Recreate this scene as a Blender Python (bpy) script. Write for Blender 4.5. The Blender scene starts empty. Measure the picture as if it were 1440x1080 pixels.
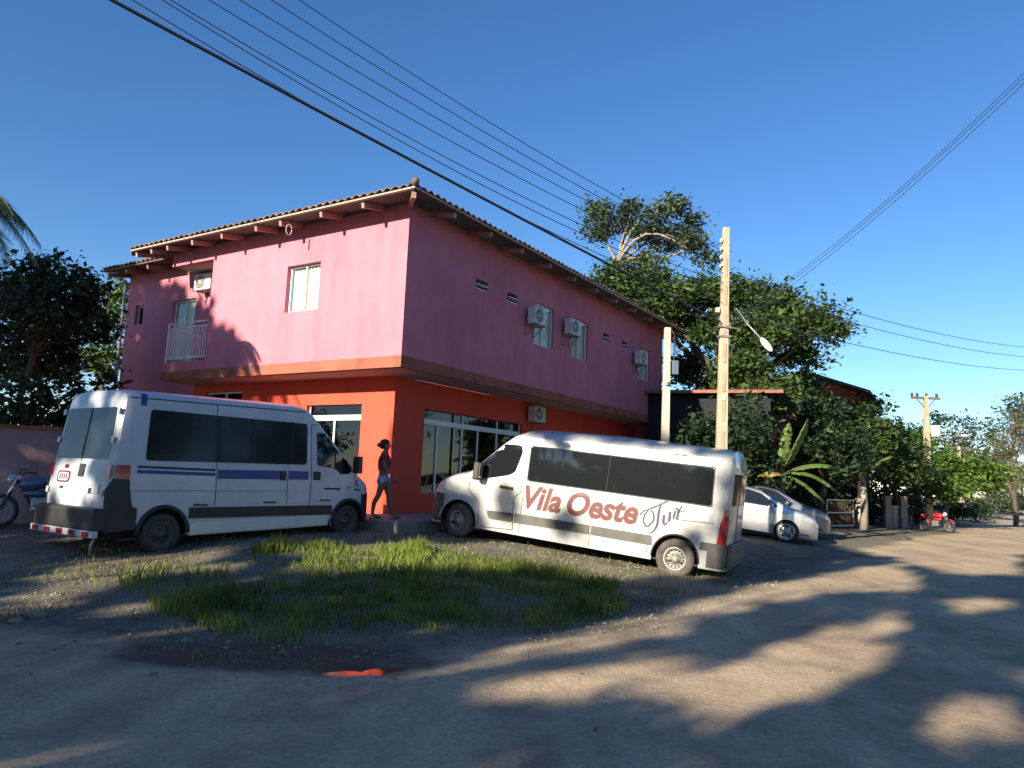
import bpy, math, random
import numpy as np
from mathutils import Vector, Matrix
random.seed(7); rng = np.random.default_rng(7)
S = bpy.context.scene; COL = S.collection
PI = math.pi
# ------------------------------------------------------------------ camera maths
FPX = 1059.0; ROLL = .041; PITCH = math.atan(135*math.cos(ROLL)/FPX)
cp, sp = math.cos(PITCH), math.sin(PITCH)
CF = np.array([0, cp, sp]); R0 = np.array([1., 0, 0]); U0 = np.array([0, -sp, cp])
CR = R0*math.cos(ROLL)+U0*math.sin(ROLL); CU = -R0*math.sin(ROLL)+U0*math.cos(ROLL)
CAM = np.array([0, 0, 1.6])
def ray(x, y): return CF*FPX+CR*(x-720)+CU*(540-y)
def G(x, y, z=0.0):
    d = ray(x, y); return CAM+d*((z-CAM[2])/d[2])
def D(x, y, Y):
    d = ray(x, y); return CAM+d*(Y/d[1])
def PLN(x, y, p, n):
    d = ray(x, y); n3 = np.array([n[0], n[1], 0]); p3 = np.array([p[0], p[1], 0])
    return CAM+d*(np.dot(p3-CAM*[1, 1, 0], n3)/np.dot(d, n3))
def PJ(p):
    v = np.array(p)-CAM; w = np.dot(v, CF)
    return (720+FPX*np.dot(v, CR)/w, 540-FPX*np.dot(v, CU)/w, w)
cam_d = bpy.data.cameras.new('camera'); cam = bpy.data.objects.new('camera', cam_d); COL.objects.link(cam)
cam_d.sensor_width = 36; cam_d.lens = FPX/1440*36; cam_d.clip_end = 3000; cam_d.clip_start = .05
cam.matrix_world = Matrix(((CR[0], CU[0], -CF[0], CAM[0]), (CR[1], CU[1], -CF[1], CAM[1]), (CR[2], CU[2], -CF[2], CAM[2]), (0, 0, 0, 1)))
S.camera = cam
S.render.resolution_x = 1024; S.render.resolution_y = 768
S.view_settings.view_transform = 'Standard'; S.view_settings.look = 'None'; S.view_settings.gamma = 1
S.view_settings.exposure = 1.3
# ------------------------------------------------------------------ light
AZ = math.radians(40); EL = math.radians(20)
L2 = np.array([math.sin(AZ), math.cos(AZ)]); EU = np.array([math.cos(AZ), -math.sin(AZ)]); TE = math.tan(EL)
sd = bpy.data.lights.new('sun', 'SUN'); so = bpy.data.objects.new('sun', sd); COL.objects.link(so)
sd.energy = 5.0; sd.angle = math.radians(.6); sd.color = (1, .87, .68)
so.rotation_euler = Vector((L2[0], L2[1], -TE)).to_track_quat('-Z', 'Y').to_euler()
W = bpy.data.worlds.new('World'); S.world = W; W.use_nodes = True
nt = W.node_tree; nt.nodes.clear()
out = nt.nodes.new('ShaderNodeOutputWorld'); bg = nt.nodes.new('ShaderNodeBackground'); sky = nt.nodes.new('ShaderNodeTexSky')
sky.sky_type = 'NISHITA'; sky.sun_disc = False; sky.sun_elevation = EL; sky.sun_rotation = PI+AZ
sky.air_density = .9; sky.dust_density = .1; sky.ozone_density = 3.0; sky.altitude = 100
bg.inputs[1].default_value = .078
hs = nt.nodes.new('ShaderNodeHueSaturation'); hs.inputs['Saturation'].default_value = 1.2; hs.inputs['Hue'].default_value = .505
nt.links.new(sky.outputs[0], hs.inputs['Color']); nt.links.new(hs.outputs[0], bg.inputs[0]); nt.links.new(bg.outputs[0], out.inputs[0])
# ------------------------------------------------------------------ materials
def mat(name, col, rough=.7, metal=0., spec=.5, noise=None, bump=None, col2=None, coat=0., noise2=None, streak=None, emit=None, coords='Object'):
    """noise=(scale, amount)  bump=(scale, strength)  noise2 = finer"""
    m = bpy.data.materials.new(name); m.use_nodes = True; n = m.node_tree; b = n.nodes['Principled BSDF']
    b.inputs['Base Color'].default_value = (*col, 1); b.inputs['Roughness'].default_value = rough
    b.inputs['Metallic'].default_value = metal; b.inputs['Specular IOR Level'].default_value = spec
    b.inputs['Coat Weight'].default_value = coat; b.inputs['Coat Roughness'].default_value = .08
    tc = n.nodes.new('ShaderNodeTexCoord').outputs[coords]
    last = None
    def N(scale, detail=5, vec=None, rough=.6):
        t = n.nodes.new('ShaderNodeTexNoise'); t.inputs['Scale'].default_value = scale; t.inputs['Detail'].default_value = detail
        t.inputs['Roughness'].default_value = rough; n.links.new(vec if vec else tc, t.inputs['Vector']); return t.outputs['Fac']
    def ramp(fac, lo, hi):
        r = n.nodes.new('ShaderNodeMapRange'); r.inputs[1].default_value = lo; r.inputs[2].default_value = hi; n.links.new(fac, r.inputs[0]); return r.outputs[0]
    def mix(fac, a, bcol, mode='MIX'):
        x = n.nodes.new('ShaderNodeMix'); x.data_type = 'RGBA'; x.blend_type = mode
        if isinstance(fac, float): x.inputs[0].default_value = fac
        else: n.links.new(fac, x.inputs[0])
        for i, c in ((6, a), (7, bcol)):
            if isinstance(c, tuple): x.inputs[i].default_value = (*c, 1)
            else: n.links.new(c, x.inputs[i])
        return x.outputs[2]
    cur = tuple(col)
    if noise:
        c2 = col2 if col2 else tuple(c*(1-noise[1]) for c in col)
        cur = mix(ramp(N(noise[0]), .35, .68), cur, c2)
    if noise2:
        dk = tuple(c*(1-noise2[1]) for c in (1, 1, 1))
        cur = mix(ramp(N(noise2[0], 3), .38, .62), cur, dk, 'MIX') if False else mix(1.0, cur, mix(ramp(N(noise2[0], 3), .38, .62), (1., 1., 1.), dk), 'MULTIPLY')
    if streak:
        mp = n.nodes.new('ShaderNodeMapping'); mp.inputs['Scale'].default_value = (streak[0], streak[0], streak[0]*.12); n.links.new(tc, mp.inputs[0])
        dk = tuple(1-streak[1]*k for k in (1, 1.05, 1.15))
        cur = mix(1.0, cur, mix(ramp(N(1.0, 6, mp.outputs[0]), .45, .75), (1., 1., 1.), dk), 'MULTIPLY')
    if not isinstance(cur, tuple): n.links.new(cur, b.inputs['Base Color'])
    if bump:
        bp = n.nodes.new('ShaderNodeBump'); bp.inputs['Strength'].default_value = bump[1]; bp.inputs['Distance'].default_value = bump[2] if len(bump) > 2 else .02
        n.links.new(N(bump[0], 6, None, .7), bp.inputs['Height']); n.links.new(bp.outputs[0], b.inputs['Normal'])
    if rough > .2 and noise:
        r = n.nodes.new('ShaderNodeMapRange'); r.inputs[3].default_value = rough*.8; r.inputs[4].default_value = min(1, rough*1.15)
        n.links.new(N(noise[0]*2.3), r.inputs[0]); n.links.new(r.outputs[0], b.inputs['Roughness'])
    return m
def leafmat(name, c1, c2, trans=.25, clump=.8, rough=.5):
    m = bpy.data.materials.new(name); m.use_nodes = True; n = m.node_tree; b = n.nodes['Principled BSDF']; o = n.nodes['Material Output']
    ge = n.nodes.new('ShaderNodeNewGeometry'); tc = n.nodes.new('ShaderNodeTexCoord')
    t = n.nodes.new('ShaderNodeTexNoise'); t.inputs['Scale'].default_value = clump; t.inputs['Detail'].default_value = 4; n.links.new(tc.outputs['Object'], t.inputs['Vector'])
    ad = n.nodes.new('ShaderNodeMath'); ad.operation = 'MULTIPLY_ADD'; n.links.new(ge.outputs['Random Per Island'], ad.inputs[0]); ad.inputs[1].default_value = .55; n.links.new(t.outputs['Fac'], ad.inputs[2])
    r = n.nodes.new('ShaderNodeMapRange'); r.inputs[1].default_value = .4; r.inputs[2].default_value = 1.15; n.links.new(ad.outputs[0], r.inputs[0])
    x = n.nodes.new('ShaderNodeMix'); x.data_type = 'RGBA'; n.links.new(r.outputs[0], x.inputs[0]); x.inputs[6].default_value = (*c1, 1); x.inputs[7].default_value = (*c2, 1)
    n.links.new(x.outputs[2], b.inputs['Base Color']); b.inputs['Roughness'].default_value = rough; b.inputs['Specular IOR Level'].default_value = .35
    tr = n.nodes.new('ShaderNodeBsdfTranslucent'); n.links.new(x.outputs[2], tr.inputs['Color'])
    ms = n.nodes.new('ShaderNodeMixShader'); ms.inputs[0].default_value = trans; n.links.new(b.outputs[0], ms.inputs[1]); n.links.new(tr.outputs[0], ms.inputs[2]); n.links.new(ms.outputs[0], o.inputs['Surface'])
    return m
M = dict(
 pink=mat('pink_paint', (.56, .195, .255), .8, spec=.15, noise=(.45, .13), noise2=(2.4, .07), streak=(2.6, .16), bump=(60, .25, .01)),
 red=mat('red_paint', (.66, .09, .056), .75, spec=.12, noise=(.8, .12), streak=(2., .12), bump=(50, .2, .01)),
 recess=mat('recess_concrete', (.38, .30, .21), .9, noise=(3, .3)),
 band=mat('slab_render', (.34, .13, .09), .85, spec=.1, noise=(1.5, .3), streak=(2.5, .3), bump=(40, .3, .01)),
 soffit=mat('soffit_plaster', (.45, .36, .32), .85, noise=(1, .2), bump=(30, .2, .01)),
 rafter=mat('painted_rafter', (.40, .22, .20), .8, noise=(4, .35), bump=(30, .3, .01)),
 tile=mat('roof_tile', (.26, .17, .12), .85, noise=(3, .6), noise2=(25, .3), bump=(30, .5, .02)),
 curtain=mat('white_curtain', (.72, .72, .62), .9, noise=(3, .08)),
 alu=mat('white_aluminium', (.70, .72, .72), .4, noise=(5, .08)),
 glass=mat('dark_glass', (.012, .014, .016), .04, spec=.6, noise=None),
 blueglass=mat('pale_glass', (.10, .13, .16), .06, spec=.8),
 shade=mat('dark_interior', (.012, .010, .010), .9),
 acwhite=mat('appliance_plastic', (.62, .62, .58), .5, noise=(3, .15)),
 acdark=mat('grille_dark', (.03, .03, .035), .5),
 bracket=mat('galvanised_steel', (.35, .35, .36), .45, metal=.6, noise=(8, .3)),
 white=mat('van_white_paint', (.47, .475, .47), .28, metal=.15, coat=.5, noise=(1.2, .07), noise2=(9, .05), streak=(3, .06)),
 white2=mat('van_aged_white_paint', (.49, .53, .59), .35, coat=.3, noise=(1.6, .10), noise2=(12, .06), streak=(4, .10)),
 tint=mat('tinted_window', (.010, .012, .014), .03, spec=.7, coat=.3),
 tint2=mat('sooty_tinted_window', (.016, .018, .018), .10, spec=.5, noise=(2, .3)),
 black=mat('black_plastic', (.022, .022, .024), .55, noise=(6, .25)),
 gap=mat('panel_gap', (.02, .02, .022), .8),
 grey=mat('grey_plastic', (.075, .075, .07), .6, noise=(5, .3)),
 blue=mat('blue_vinyl', (.004, .045, .24), .4, noise=(4, .15)),
 navy=mat('navy_script', (.02, .02, .06), .5),
 redvinyl=mat('red_vinyl', (.10, .008, .010), .45, noise=(5, .15)),
 lamp_red=mat('tail_lamp', (.38, .02, .02), .15, coat=.6, noise=(12, .3)),
 lamp_clear=mat('clear_lens', (.45, .47, .48), .1, metal=.3, coat=.6),
 orange=mat('amber_lens', (.7, .22, .03), .2, coat=.5),
 tyre=mat('dusty_tyre', (.045, .042, .038), .85, noise=(6, .3), col2=(.12, .105, .085), bump=(60, .4, .01)),
 rim=mat('dusty_steel_rim', (.36, .34, .30), .5, metal=.4, noise=(7, .35)),
 alloy=mat('alloy_rim', (.5, .5, .5), .3, metal=.7, noise=(6, .2)),
 silver=mat('silver_paint', (.50, .52, .55), .25, metal=.55, coat=.6, noise=(3, .08)),
 slate=mat('grey_car_paint', (.16, .18, .21), .25, metal=.5, coat=.6, noise=(3, .1)),
 chrome=mat('chrome', (.6, .6, .6), .15, metal=1),
 conc=mat('pale_concrete', (.52, .46, .38), .85, noise=(2, .25), streak=(3, .25), bump=(40, .4, .01)),
 conc2=mat('tan_concrete', (.47, .39, .28), .85, noise=(2, .3), streak=(3, .3), bump=(40, .5, .01)),
 dirtyconc=mat('sidewalk_concrete', (.30, .27, .25), .9, noise=(2, .3), noise2=(20, .2), bump=(30, .4, .01)),
 wire=mat('black_cable', (.02, .02, .025), .5),
 thinwire=mat('weathered_wire', (.03, .05, .09), .5),
 bark=mat('bark', (.10, .075, .055), .9, noise=(3, .4), bump=(18, .8, .03)),
 palebark=mat('pale_bark', (.30, .26, .21), .9, noise=(3, .4), bump=(18, .6, .03)),
 wallpaint=mat('faded_wall_paint', (.33, .22, .24), .9, noise=(1.2, .3), streak=(2, .35), bump=(25, .4, .01)),
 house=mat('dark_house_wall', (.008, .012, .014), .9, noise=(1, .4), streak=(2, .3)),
 rose=mat('rose_wall', (.55, .10, .09), .85, noise=(2, .4)),
 oldtile=mat('old_roof_tile', (.30, .12, .09), .9, noise=(3, .5), bump=(20, .5, .02)),
 darkroof=mat('dark_roof_sheet', (.06, .06, .065), .8, noise=(3, .4)),
 wood=mat('weathered_wood', (.12, .095, .07), .9, noise=(4, .4), bump=(20, .5, .01)),
 skin=mat('brown_skin', (.20, .10, .06), .55, noise=(8, .1)),
 hair=mat('dark_hair', (.010, .008, .008), .5),
 topred=mat('maroon_cloth', (.26, .022, .025), .85, noise=(9, .3), bump=(30, .4, .01)),
 shorts=mat('patterned_shorts', (.50, .52, .58), .85, noise=(16, .5), col2=(.05, .08, .25)),
 sole=mat('sandal', (.05, .035, .03), .7),
 stone=mat('stone', (.27, .24, .20), .9, noise=(5, .4), bump=(14, .6, .02)),
 motored=mat('red_fairing', (.42, .02, .03), .3, coat=.5),
 motoblue=mat('blue_fairing', (.05, .10, .22), .3, coat=.5),
 dryleaf=leafmat('dry_leaf', (.06, .065, .035), (.19, .17, .10), .2),
 leaf=leafmat('leaf_green', (.012, .034, .012), (.095, .15, .04), .20, clump=.6),
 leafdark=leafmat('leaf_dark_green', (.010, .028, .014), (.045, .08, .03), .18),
 leaflight=leafmat('leaf_bright_green', (.03, .075, .012), (.15, .24, .045), .28),
 leafgrey=leafmat('leaf_grey_green', (.03, .05, .03), (.12, .16, .08), .22),
 palm=leafmat('palm_green', (.02, .05, .015), (.09, .15, .04), .2),
 banana=leafmat('banana_green', (.06, .13, .03), (.20, .30, .09), .35, clump=2),
 bananadry=leafmat('banana_yellowed', (.30, .26, .07), (.42, .34, .12), .3, clump=3),
 grassm=leafmat('grass_green', (.02, .05, .010), (.24, .31, .045), .3, clump=1.5, rough=.6),
 drygrass=leafmat('dry_grass', (.10, .09, .04), (.26, .20, .10), .2, clump=1.5, rough=.7),
)
# ------------------------------------------------------------------ mesh helpers
def fast(name, V, Fc, m, parent=None, smooth=False):
    V = np.asarray(V, dtype=np.float32); me = bpy.data.meshes.new(name)
    Fc = np.asarray(Fc, dtype=np.int32); k = Fc.shape[1]
    me.vertices.add(len(V)); me.vertices.foreach_set('co', V.ravel())
    me.loops.add(Fc.size); me.loops.foreach_set('vertex_index', Fc.ravel())
    me.polygons.add(len(Fc)); me.polygons.foreach_set('loop_start', np.arange(0, Fc.size, k, dtype=np.int32))
    me.polygons.foreach_set('use_smooth', np.full(len(Fc), smooth)); me.update(calc_edges=True)
    me.materials.append(m); o = bpy.data.objects.new(name, me); COL.objects.link(o)
    if parent: o.parent = parent
    return o
class MB:
    def __init__(s): s.v = []; s.f = []
    def quad(s, a, b, c, d):
        i = len(s.v); s.v += [tuple(a), tuple(b), tuple(c), tuple(d)]; s.f.append((i, i+1, i+2, i+3)); return s
    def box(s, c, d, rz=0, R=None):
        """centre, full dims"""
        i = len(s.v); ca, sa = math.cos(rz), math.sin(rz)
        for z in (-.5, .5):
            for x, y in ((-.5, -.5), (.5, -.5), (.5, .5), (-.5, .5)):
                p = Vector((x*d[0], y*d[1], z*d[2]))
                p = (R @ p) if R is not None else Vector((p.x*ca-p.y*sa, p.x*sa+p.y*ca, p.z))
                s.v.append((c[0]+p.x, c[1]+p.y, c[2]+p.z))
        s.f += [(i+3, i+2, i+1, i), (i+4, i+5, i+6, i+7)]+[(i+k, i+(k+1) % 4, i+4+(k+1) % 4, i+4+k) for k in range(4)]; return s
    def bar(s, a, b, w, h, up=(0, 0, 1)):
        a = Vector(a); b = Vector(b); x = (b-a); l = x.length; x.normalize(); u = Vector(up); y = u.cross(x)
        if y.length < 1e-4: y = Vector((1, 0, 0)).cross(x)
        y.normalize(); z = x.cross(y); R = Matrix((x, y, z)).transposed(); return s.box((a+b)/2, (l, w, h), R=R)
    def tube(s, pts, rad, n=8, cap=True):
        pts = [Vector(p) for p in pts]; r = rad if isinstance(rad, (list, tuple)) else [rad]*len(pts); i0 = len(s.v); ref = None
        for k, p in enumerate(pts):
            t = (pts[min(k+1, len(pts)-1)]-pts[max(k-1, 0)]); t = t.normalized() if t.length > 1e-9 else Vector((0, 0, 1))
            if ref is None: ref = t.orthogonal().normalized()
            ref = (ref-t*ref.dot(t)); ref = ref.normalized() if ref.length > 1e-6 else t.orthogonal().normalized()
            q = t.cross(ref)
            for j in range(n):
                an = 2*PI*j/n; s.v.append(tuple(p+(ref*math.cos(an)+q*math.sin(an))*r[k]))
        for k in range(len(pts)-1):
            for j in range(n):
                a = i0+k*n+j; b = i0+k*n+(j+1) % n; s.f.append((a, b, b+n, a+n))
        if cap:
            s.f.append(tuple(i0+j for j in range(n-1, -1, -1))); e = i0+(len(pts)-1)*n; s.f.append(tuple(e+j for j in range(n)))
        return s
    def lathe(s, prof, n=24, c=(0, 0, 0), axis='z'):
        i0 = len(s.v)
        for r, h in prof:
            for j in range(n):
                a = 2*PI*j/n; x, y = r*math.cos(a), r*math.sin(a)
                p = (x, y, h) if axis == 'z' else ((x, h, y) if axis == 'y' else (h, x, y)); s.v.append((c[0]+p[0], c[1]+p[1], c[2]+p[2]))
        for k in range(len(prof)-1):
            for j in range(n):
                a = i0+k*n+j; b = i0+k*n+(j+1) % n; s.f.append((a, b, b+n, a+n))
        return s
    def ell(s, c, r, nu=12, nv=8, R=None):
        i0 = len(s.v)
        for k in range(nv+1):
            th = PI*k/nv
            for j in range(nu):
                a = 2*PI*j/nu; p = Vector((math.sin(th)*math.cos(a)*r[0], math.sin(th)*math.sin(a)*r[1], math.cos(th)*r[2]))
                if R is not None: p = R @ p
                s.v.append((c[0]+p.x, c[1]+p.y, c[2]+p.z))
        for k in range(nv):
            for j in range(nu):
                a = i0+k*nu+j; b = i0+k*nu+(j+1) % nu; s.f.append((a, a+nu, b+nu, b))
        return s
    def build(s, name, m, parent=None, smooth=False, bevel=0):
        me = bpy.data.meshes.new(name); me.from_pydata(s.v, [], s.f); me.update(); me.materials.append(m)
        if smooth: me.polygons.foreach_set('use_smooth', [True]*len(me.polygons))
        o = bpy.data.objects.new(name, me); COL.objects.link(o)
        if parent: o.parent = parent
        if bevel:
            b = o.modifiers.new('bevel', 'BEVEL'); b.width = bevel; b.segments = 2; b.limit_method = 'ANGLE'
        return o
def tag(o, label=None, cat=None, group=None, kind=None):
    if label: o['label'] = label
    if cat: o['category'] = cat
    if group: o['group'] = group
    if kind: o['kind'] = kind
    return o
def thing(name, label, cat, loc=(0, 0, 0), rz=0, group=None):
    o = bpy.data.objects.new(name, None); COL.objects.link(o); o.location = loc; o.rotation_euler = (0, 0, rz); o.empty_display_size = .3
    return tag(o, label, cat, group)
def dup(root, loc=None, rz=None, label=None, group=None, parent=None):
    r = root.copy(); COL.objects.link(r); r.parent = parent
    if loc is not None: r.location = loc
    if rz is not None: r.rotation_euler = (0, 0, rz)
    if label: r['label'] = label
    if group: r['group'] = group
    for ch in list(root.children): dup(ch, parent=r)
    return r
def inpoly(x, y, P):
    c = False; n = len(P)
    for i in range(n):
        x1, y1 = P[i]; x2, y2 = P[(i+1) % n]
        if (y1 > y) != (y2 > y) and x < (x2-x1)*(y-y1)/(y2-y1)+x1: c = not c
    return c
def inpolyv(x, y, P):
    c = np.zeros(len(x), bool); n = len(P)
    for i in range(n):
        x1, y1 = P[i]; x2, y2 = P[(i+1) % n]
        if y1 == y2: continue
        c ^= ((y1 > y) != (y2 > y)) & (x < (x2-x1)*(y-y1)/(y2-y1)+x1)
    return c
def PJv(P):
    v = P-CAM[None]; w = v@CF; return 720+FPX*(v@CR)/w, 540-FPX*(v@CU)/w
# value noise (deterministic, vectorised)
def vnoise(x, y, sc, seed=0):
    x = np.asarray(x)*sc; y = np.asarray(y)*sc; xi = np.floor(x); yi = np.floor(y); fx = x-xi; fy = y-yi
    fx = fx*fx*(3-2*fx); fy = fy*fy*(3-2*fy)
    def h(a, b):
        v = np.sin(a*127.1+b*311.7+seed*74.7)*43758.5453; return v-np.floor(v)
    return (h(xi, yi)*(1-fx)+h(xi+1, yi)*fx)*(1-fy)+(h(xi, yi+1)*(1-fx)+h(xi+1, yi+1)*fx)*fy
# ------------------------------------------------------------------ terrain
A1 = np.array([1.4, 9.33]); N1 = np.array([-.809, .588])       # road edge along the street
A2 = np.array([-.89, 6.79]); N2 = np.array([.20, .98])         # road edge of the side street (left)
def edge_d(x, y):
    x = np.asarray(x, float); y = np.asarray(y, float)
    d1 = (x-A1[0])*N1[0]+(y-A1[1])*N1[1]; d2 = (x-A2[0])*N2[0]+(y-A2[1])*N2[1]
    w = (vnoise(x, y, .45, 3)-.5)*.9+(vnoise(x, y, 1.6, 4)-.5)*.35
    k = .8; h = np.clip(.5+.5*(d2-d1)/k, 0, 1); dd = d2*(1-h)+d1*h-k*h*(1-h)
    return dd+w*np.clip(1.5-np.abs(dd)*.25, 0, 1), dd
def terrain(x, y):
    dw, d = edge_d(x, y)
    z = .085*np.clip(d-1.1, 0, 4.6)+.03*np.clip(d-5.7, 0, 3)
    z = z+.02*(vnoise(x, y, .8, 1)-.5)*np.clip(d, 0, 1)+.035*(vnoise(x, y, 2.2, 2)-.5)*np.clip(1.2-np.abs(d-1.8)*.5, 0, 1)
    rd = np.clip(-d, 0, 1)
    # two worn wheel tracks along the street and one on the side street
    al = (np.asarray(x)-A1[0])*N1[0]+(np.asarray(y)-A1[1])*N1[1]
    for tr_ in (-1.6, -3.3, -4.6): z = z-rd*.018*np.exp(-((al-tr_-.25*(vnoise(x, y, .25, 61)-.5))/.22)**2)
    z = z+rd*(.05*(vnoise(x, y, .35, 5)-.5)+.02*(vnoise(x, y, 1.3, 6)-.5)+.008*(vnoise(x, y, 4.5, 7)-.5))
    # ruts and pot holes in the dirt road
    for (px, py, r, dp) in POTS: z = z-dp*np.exp(-(((np.asarray(x)-px)**2+(np.asarray(y)-py)**2*1.3)/(r*r)))
    # shallow hollow that holds the puddle
    ux = (np.asarray(x)+2.0)/1.35; uy = (np.asarray(y)-6.85)/.55
    z = z-.030*np.exp(-(ux**4+uy**4)*.9)+.035*(vnoise(x, y, 3.1, 9)-.5)*np.exp(-(ux**2+uy**2)*.3)
    z = z-.035*np.exp(-(((np.asarray(x)+1.42)/.16)**2+((np.asarray(y)-6.40)/.09)**2))
    for qx, qy, qa, qb in ((-1.27, 6.46, .10, .08), (-1.04, 6.56, .085, .13), (-.86, 6.63, .06, .06), (-2.2, 6.75, .12, .06)): z = z-.05*np.exp(-(((np.asarray(x)-qx)/qa)**2+((np.asarray(y)-qy)/qb)**2))
    return z
POTS = [(G(1290, 880)[0], G(1290, 880)[1], .5, .035), (G(1330, 935)[0], G(1330, 935)[1], .45, .04), (G(800, 985)[0], G(800, 985)[1], .35, .03), (G(930, 990)[0], G(930, 990)[1], .3, .03),
        (G(1240, 975)[0], G(1240, 975)[1], .3, .03), (G(240, 1030)[0], G(240, 1030)[1], .3, .02), (G(640, 1040)[0], G(640, 1040)[1], .25, .02), (G(1130, 920)[0], G(1130, 920)[1], .4, .03)]
def lines(a, lo, hi, b, step, gr=1.13):
    v = list(np.arange(lo, hi, step)); s = step; x = lo
    while x > a: s *= gr; x -= s; v.insert(0, x)
    s = step; x = v[-1]
    while x < b: s *= gr; x += s; v.append(x)
    return np.array(v)
XL = lines(-60, -10, 12, 120, .085); YL = lines(-40, 3.4, 18, 200, .085)
X, Y = np.meshgrid(XL, YL); Z = terrain(X, Y); nx, ny = len(XL), len(YL)
V = np.stack([X.ravel(), Y.ravel(), Z.ravel()], 1)
ii, jj = np.meshgrid(np.arange(nx-1), np.arange(ny-1)); a = (jj*nx+ii).ravel(); Fq = np.stack([a, a+1, a+nx+1, a+nx], 1)
cx = V[Fq].mean(1); isl = edge_d(cx[:, 0], cx[:, 1])[0] > -.15
def ground_mat(name, c1, c2, c3, fine, bstr, soft=1.0, lot=None):
    m = bpy.data.materials.new(name); m.use_nodes = True; n = m.node_tree; b = n.nodes['Principled BSDF']; tc = n.nodes.new('ShaderNodeTexCoord').outputs['Object']
    def N(sc, det=6, vec=None):
        t = n.nodes.new('ShaderNodeTexNoise'); t.inputs['Scale'].default_value = sc; t.inputs['Detail'].default_value = det; t.inputs['Roughness'].default_value = .62; n.links.new(vec or tc, t.inputs['Vector']); return t.outputs['Fac']
    def R(f, lo, hi):
        r = n.nodes.new('ShaderNodeMapRange'); r.inputs[1].default_value = lo; r.inputs[2].default_value = hi; n.links.new(f, r.inputs[0]); return r.outputs[0]
    def X(f, a, b_, mode='MIX'):
        x = n.nodes.new('ShaderNodeMix'); x.data_type = 'RGBA'; x.blend_type = mode
        if isinstance(f, float): x.inputs[0].default_value = f
        else: n.links.new(f, x.inputs[0])
        for i, c in ((6, a), (7, b_)):
            if isinstance(c, tuple): x.inputs[i].default_value = (*c, 1)
            else: n.links.new(c, x.inputs[i])
        return x.outputs[2]
    mp = n.nodes.new('ShaderNodeMapping'); mp.inputs['Rotation'].default_value = (0, 0, math.radians(36)); mp.inputs['Scale'].default_value = (1.1, .16, 1); n.links.new(tc, mp.inputs[0])
    blend = None
    if lot:
        at = n.nodes.new('ShaderNodeAttribute'); at.attribute_name = 'inland'; ma = n.nodes.new('ShaderNodeMath'); ma.operation = 'MULTIPLY_ADD'; n.links.new(N(5.0), ma.inputs[0]); ma.inputs[1].default_value = .9; n.links.new(at.outputs['Fac'], ma.inputs[2]); blend = R(ma.outputs[0], .2, .75)
        def mixc(a_, b_): return X(blend, a_, b_)
        c1, c2, c3 = mixc(c1, lot[0]), mixc(c2, lot[1]), mixc(c3, lot[2])
    cur = X(R(N(.35), .35, .65), c1, c2); cur = X(1.0, cur, X(R(N(1.7, 8), .42, .62), (1.08, 1.07, 1.05), (.80, .79, .78)), 'MULTIPLY'); cur = X(R(N(1.0, 6, mp.outputs[0]), .45, .7), cur, c3)
    cur = X(1.0, cur, X(R(N(fine, 3), .35, .65), (1.06, 1.06, 1.06), (.80, .79, .78)), 'MULTIPLY')
    vo = n.nodes.new('ShaderNodeTexVoronoi'); vo.inputs['Scale'].default_value = fine*1.5; n.links.new(tc, vo.inputs['Vector'])
    cur = X(1.0, cur, X(R(vo.outputs['Distance'], .0, .35), (1.25, 1.22, 1.15), (1., 1., 1.)), 'MULTIPLY') if soft else cur
    # wet mud round the puddle
    vm = n.nodes.new('ShaderNodeMapping'); vm.inputs['Location'].default_value = (2.0/1.75, -6.85/.72, 0); vm.inputs['Scale'].default_value = (1/1.75, 1/.72, 0); n.links.new(tc, vm.inputs[0])
    ln = n.nodes.new('ShaderNodeVectorMath'); ln.operation = 'LENGTH'; n.links.new(vm.outputs[0], ln.inputs[0])
    ad = n.nodes.new('ShaderNodeMath'); ad.operation = 'MULTIPLY_ADD'; n.links.new(N(3.0), ad.inputs[0]); ad.inputs[1].default_value = .9; n.links.new(ln.outputs['Value'], ad.inputs[2])
    mud = R(ad.outputs[0], 1.5, 1.05); cur = X(mud, cur, (.085, .070, .048))
    n.links.new(cur, b.inputs['Base Color']); rr = n.nodes.new('ShaderNodeMapRange'); rr.inputs[3].default_value = .93; rr.inputs[4].default_value = .8; n.links.new(mud, rr.inputs[0]); n.links.new(rr.outputs[0], b.inputs['Roughness']); b.inputs['Specular IOR Level'].default_value = .2
    bp = n.nodes.new('ShaderNodeBump'); bp.inputs['Strength'].default_value = bstr; bp.inputs['Distance'].default_value = .03; n.links.new(N(fine*.8, 8), bp.inputs['Height']); n.links.new(bp.outputs[0], b.inputs['Normal'])
    return m
LOT = ((.19, .175, .14), (.12, .115, .085), (.24, .22, .17)); ROAD = ((.47, .37, .25), (.34, .265, .19), (.54, .43, .285))
road_m = ground_mat('packed_dirt', *ROAD, 24, .5, soft=0, lot=LOT)
lot_m = ground_mat('gravelly_soil', *ROAD, 28, .75, soft=0, lot=LOT)
def sub(mask, name, m):
    f = Fq[mask]; u, inv = np.unique(f, return_inverse=True); o = fast(name, V[u], inv.reshape(f.shape), m, smooth=True); at = o.data.attributes.new('inland', 'FLOAT', 'POINT'); at.data.foreach_set('value', edge_d(V[u][:, 0], V[u][:, 1])[0].astype(np.float32)); return o
tag(sub(isl, 'gravel_lot', lot_m), 'gravelly weedy forecourt in front of the pink building', 'ground', kind='structure')
tag(sub(~isl, 'dirt_road', road_m), 'pale packed dirt road with ruts', 'road', kind='structure')
far = MB(); far.quad((-1500, -600, -.12), (1500, -600, -.12), (1500, 2500, -.12), (-1500, 2500, -.12))
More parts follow.
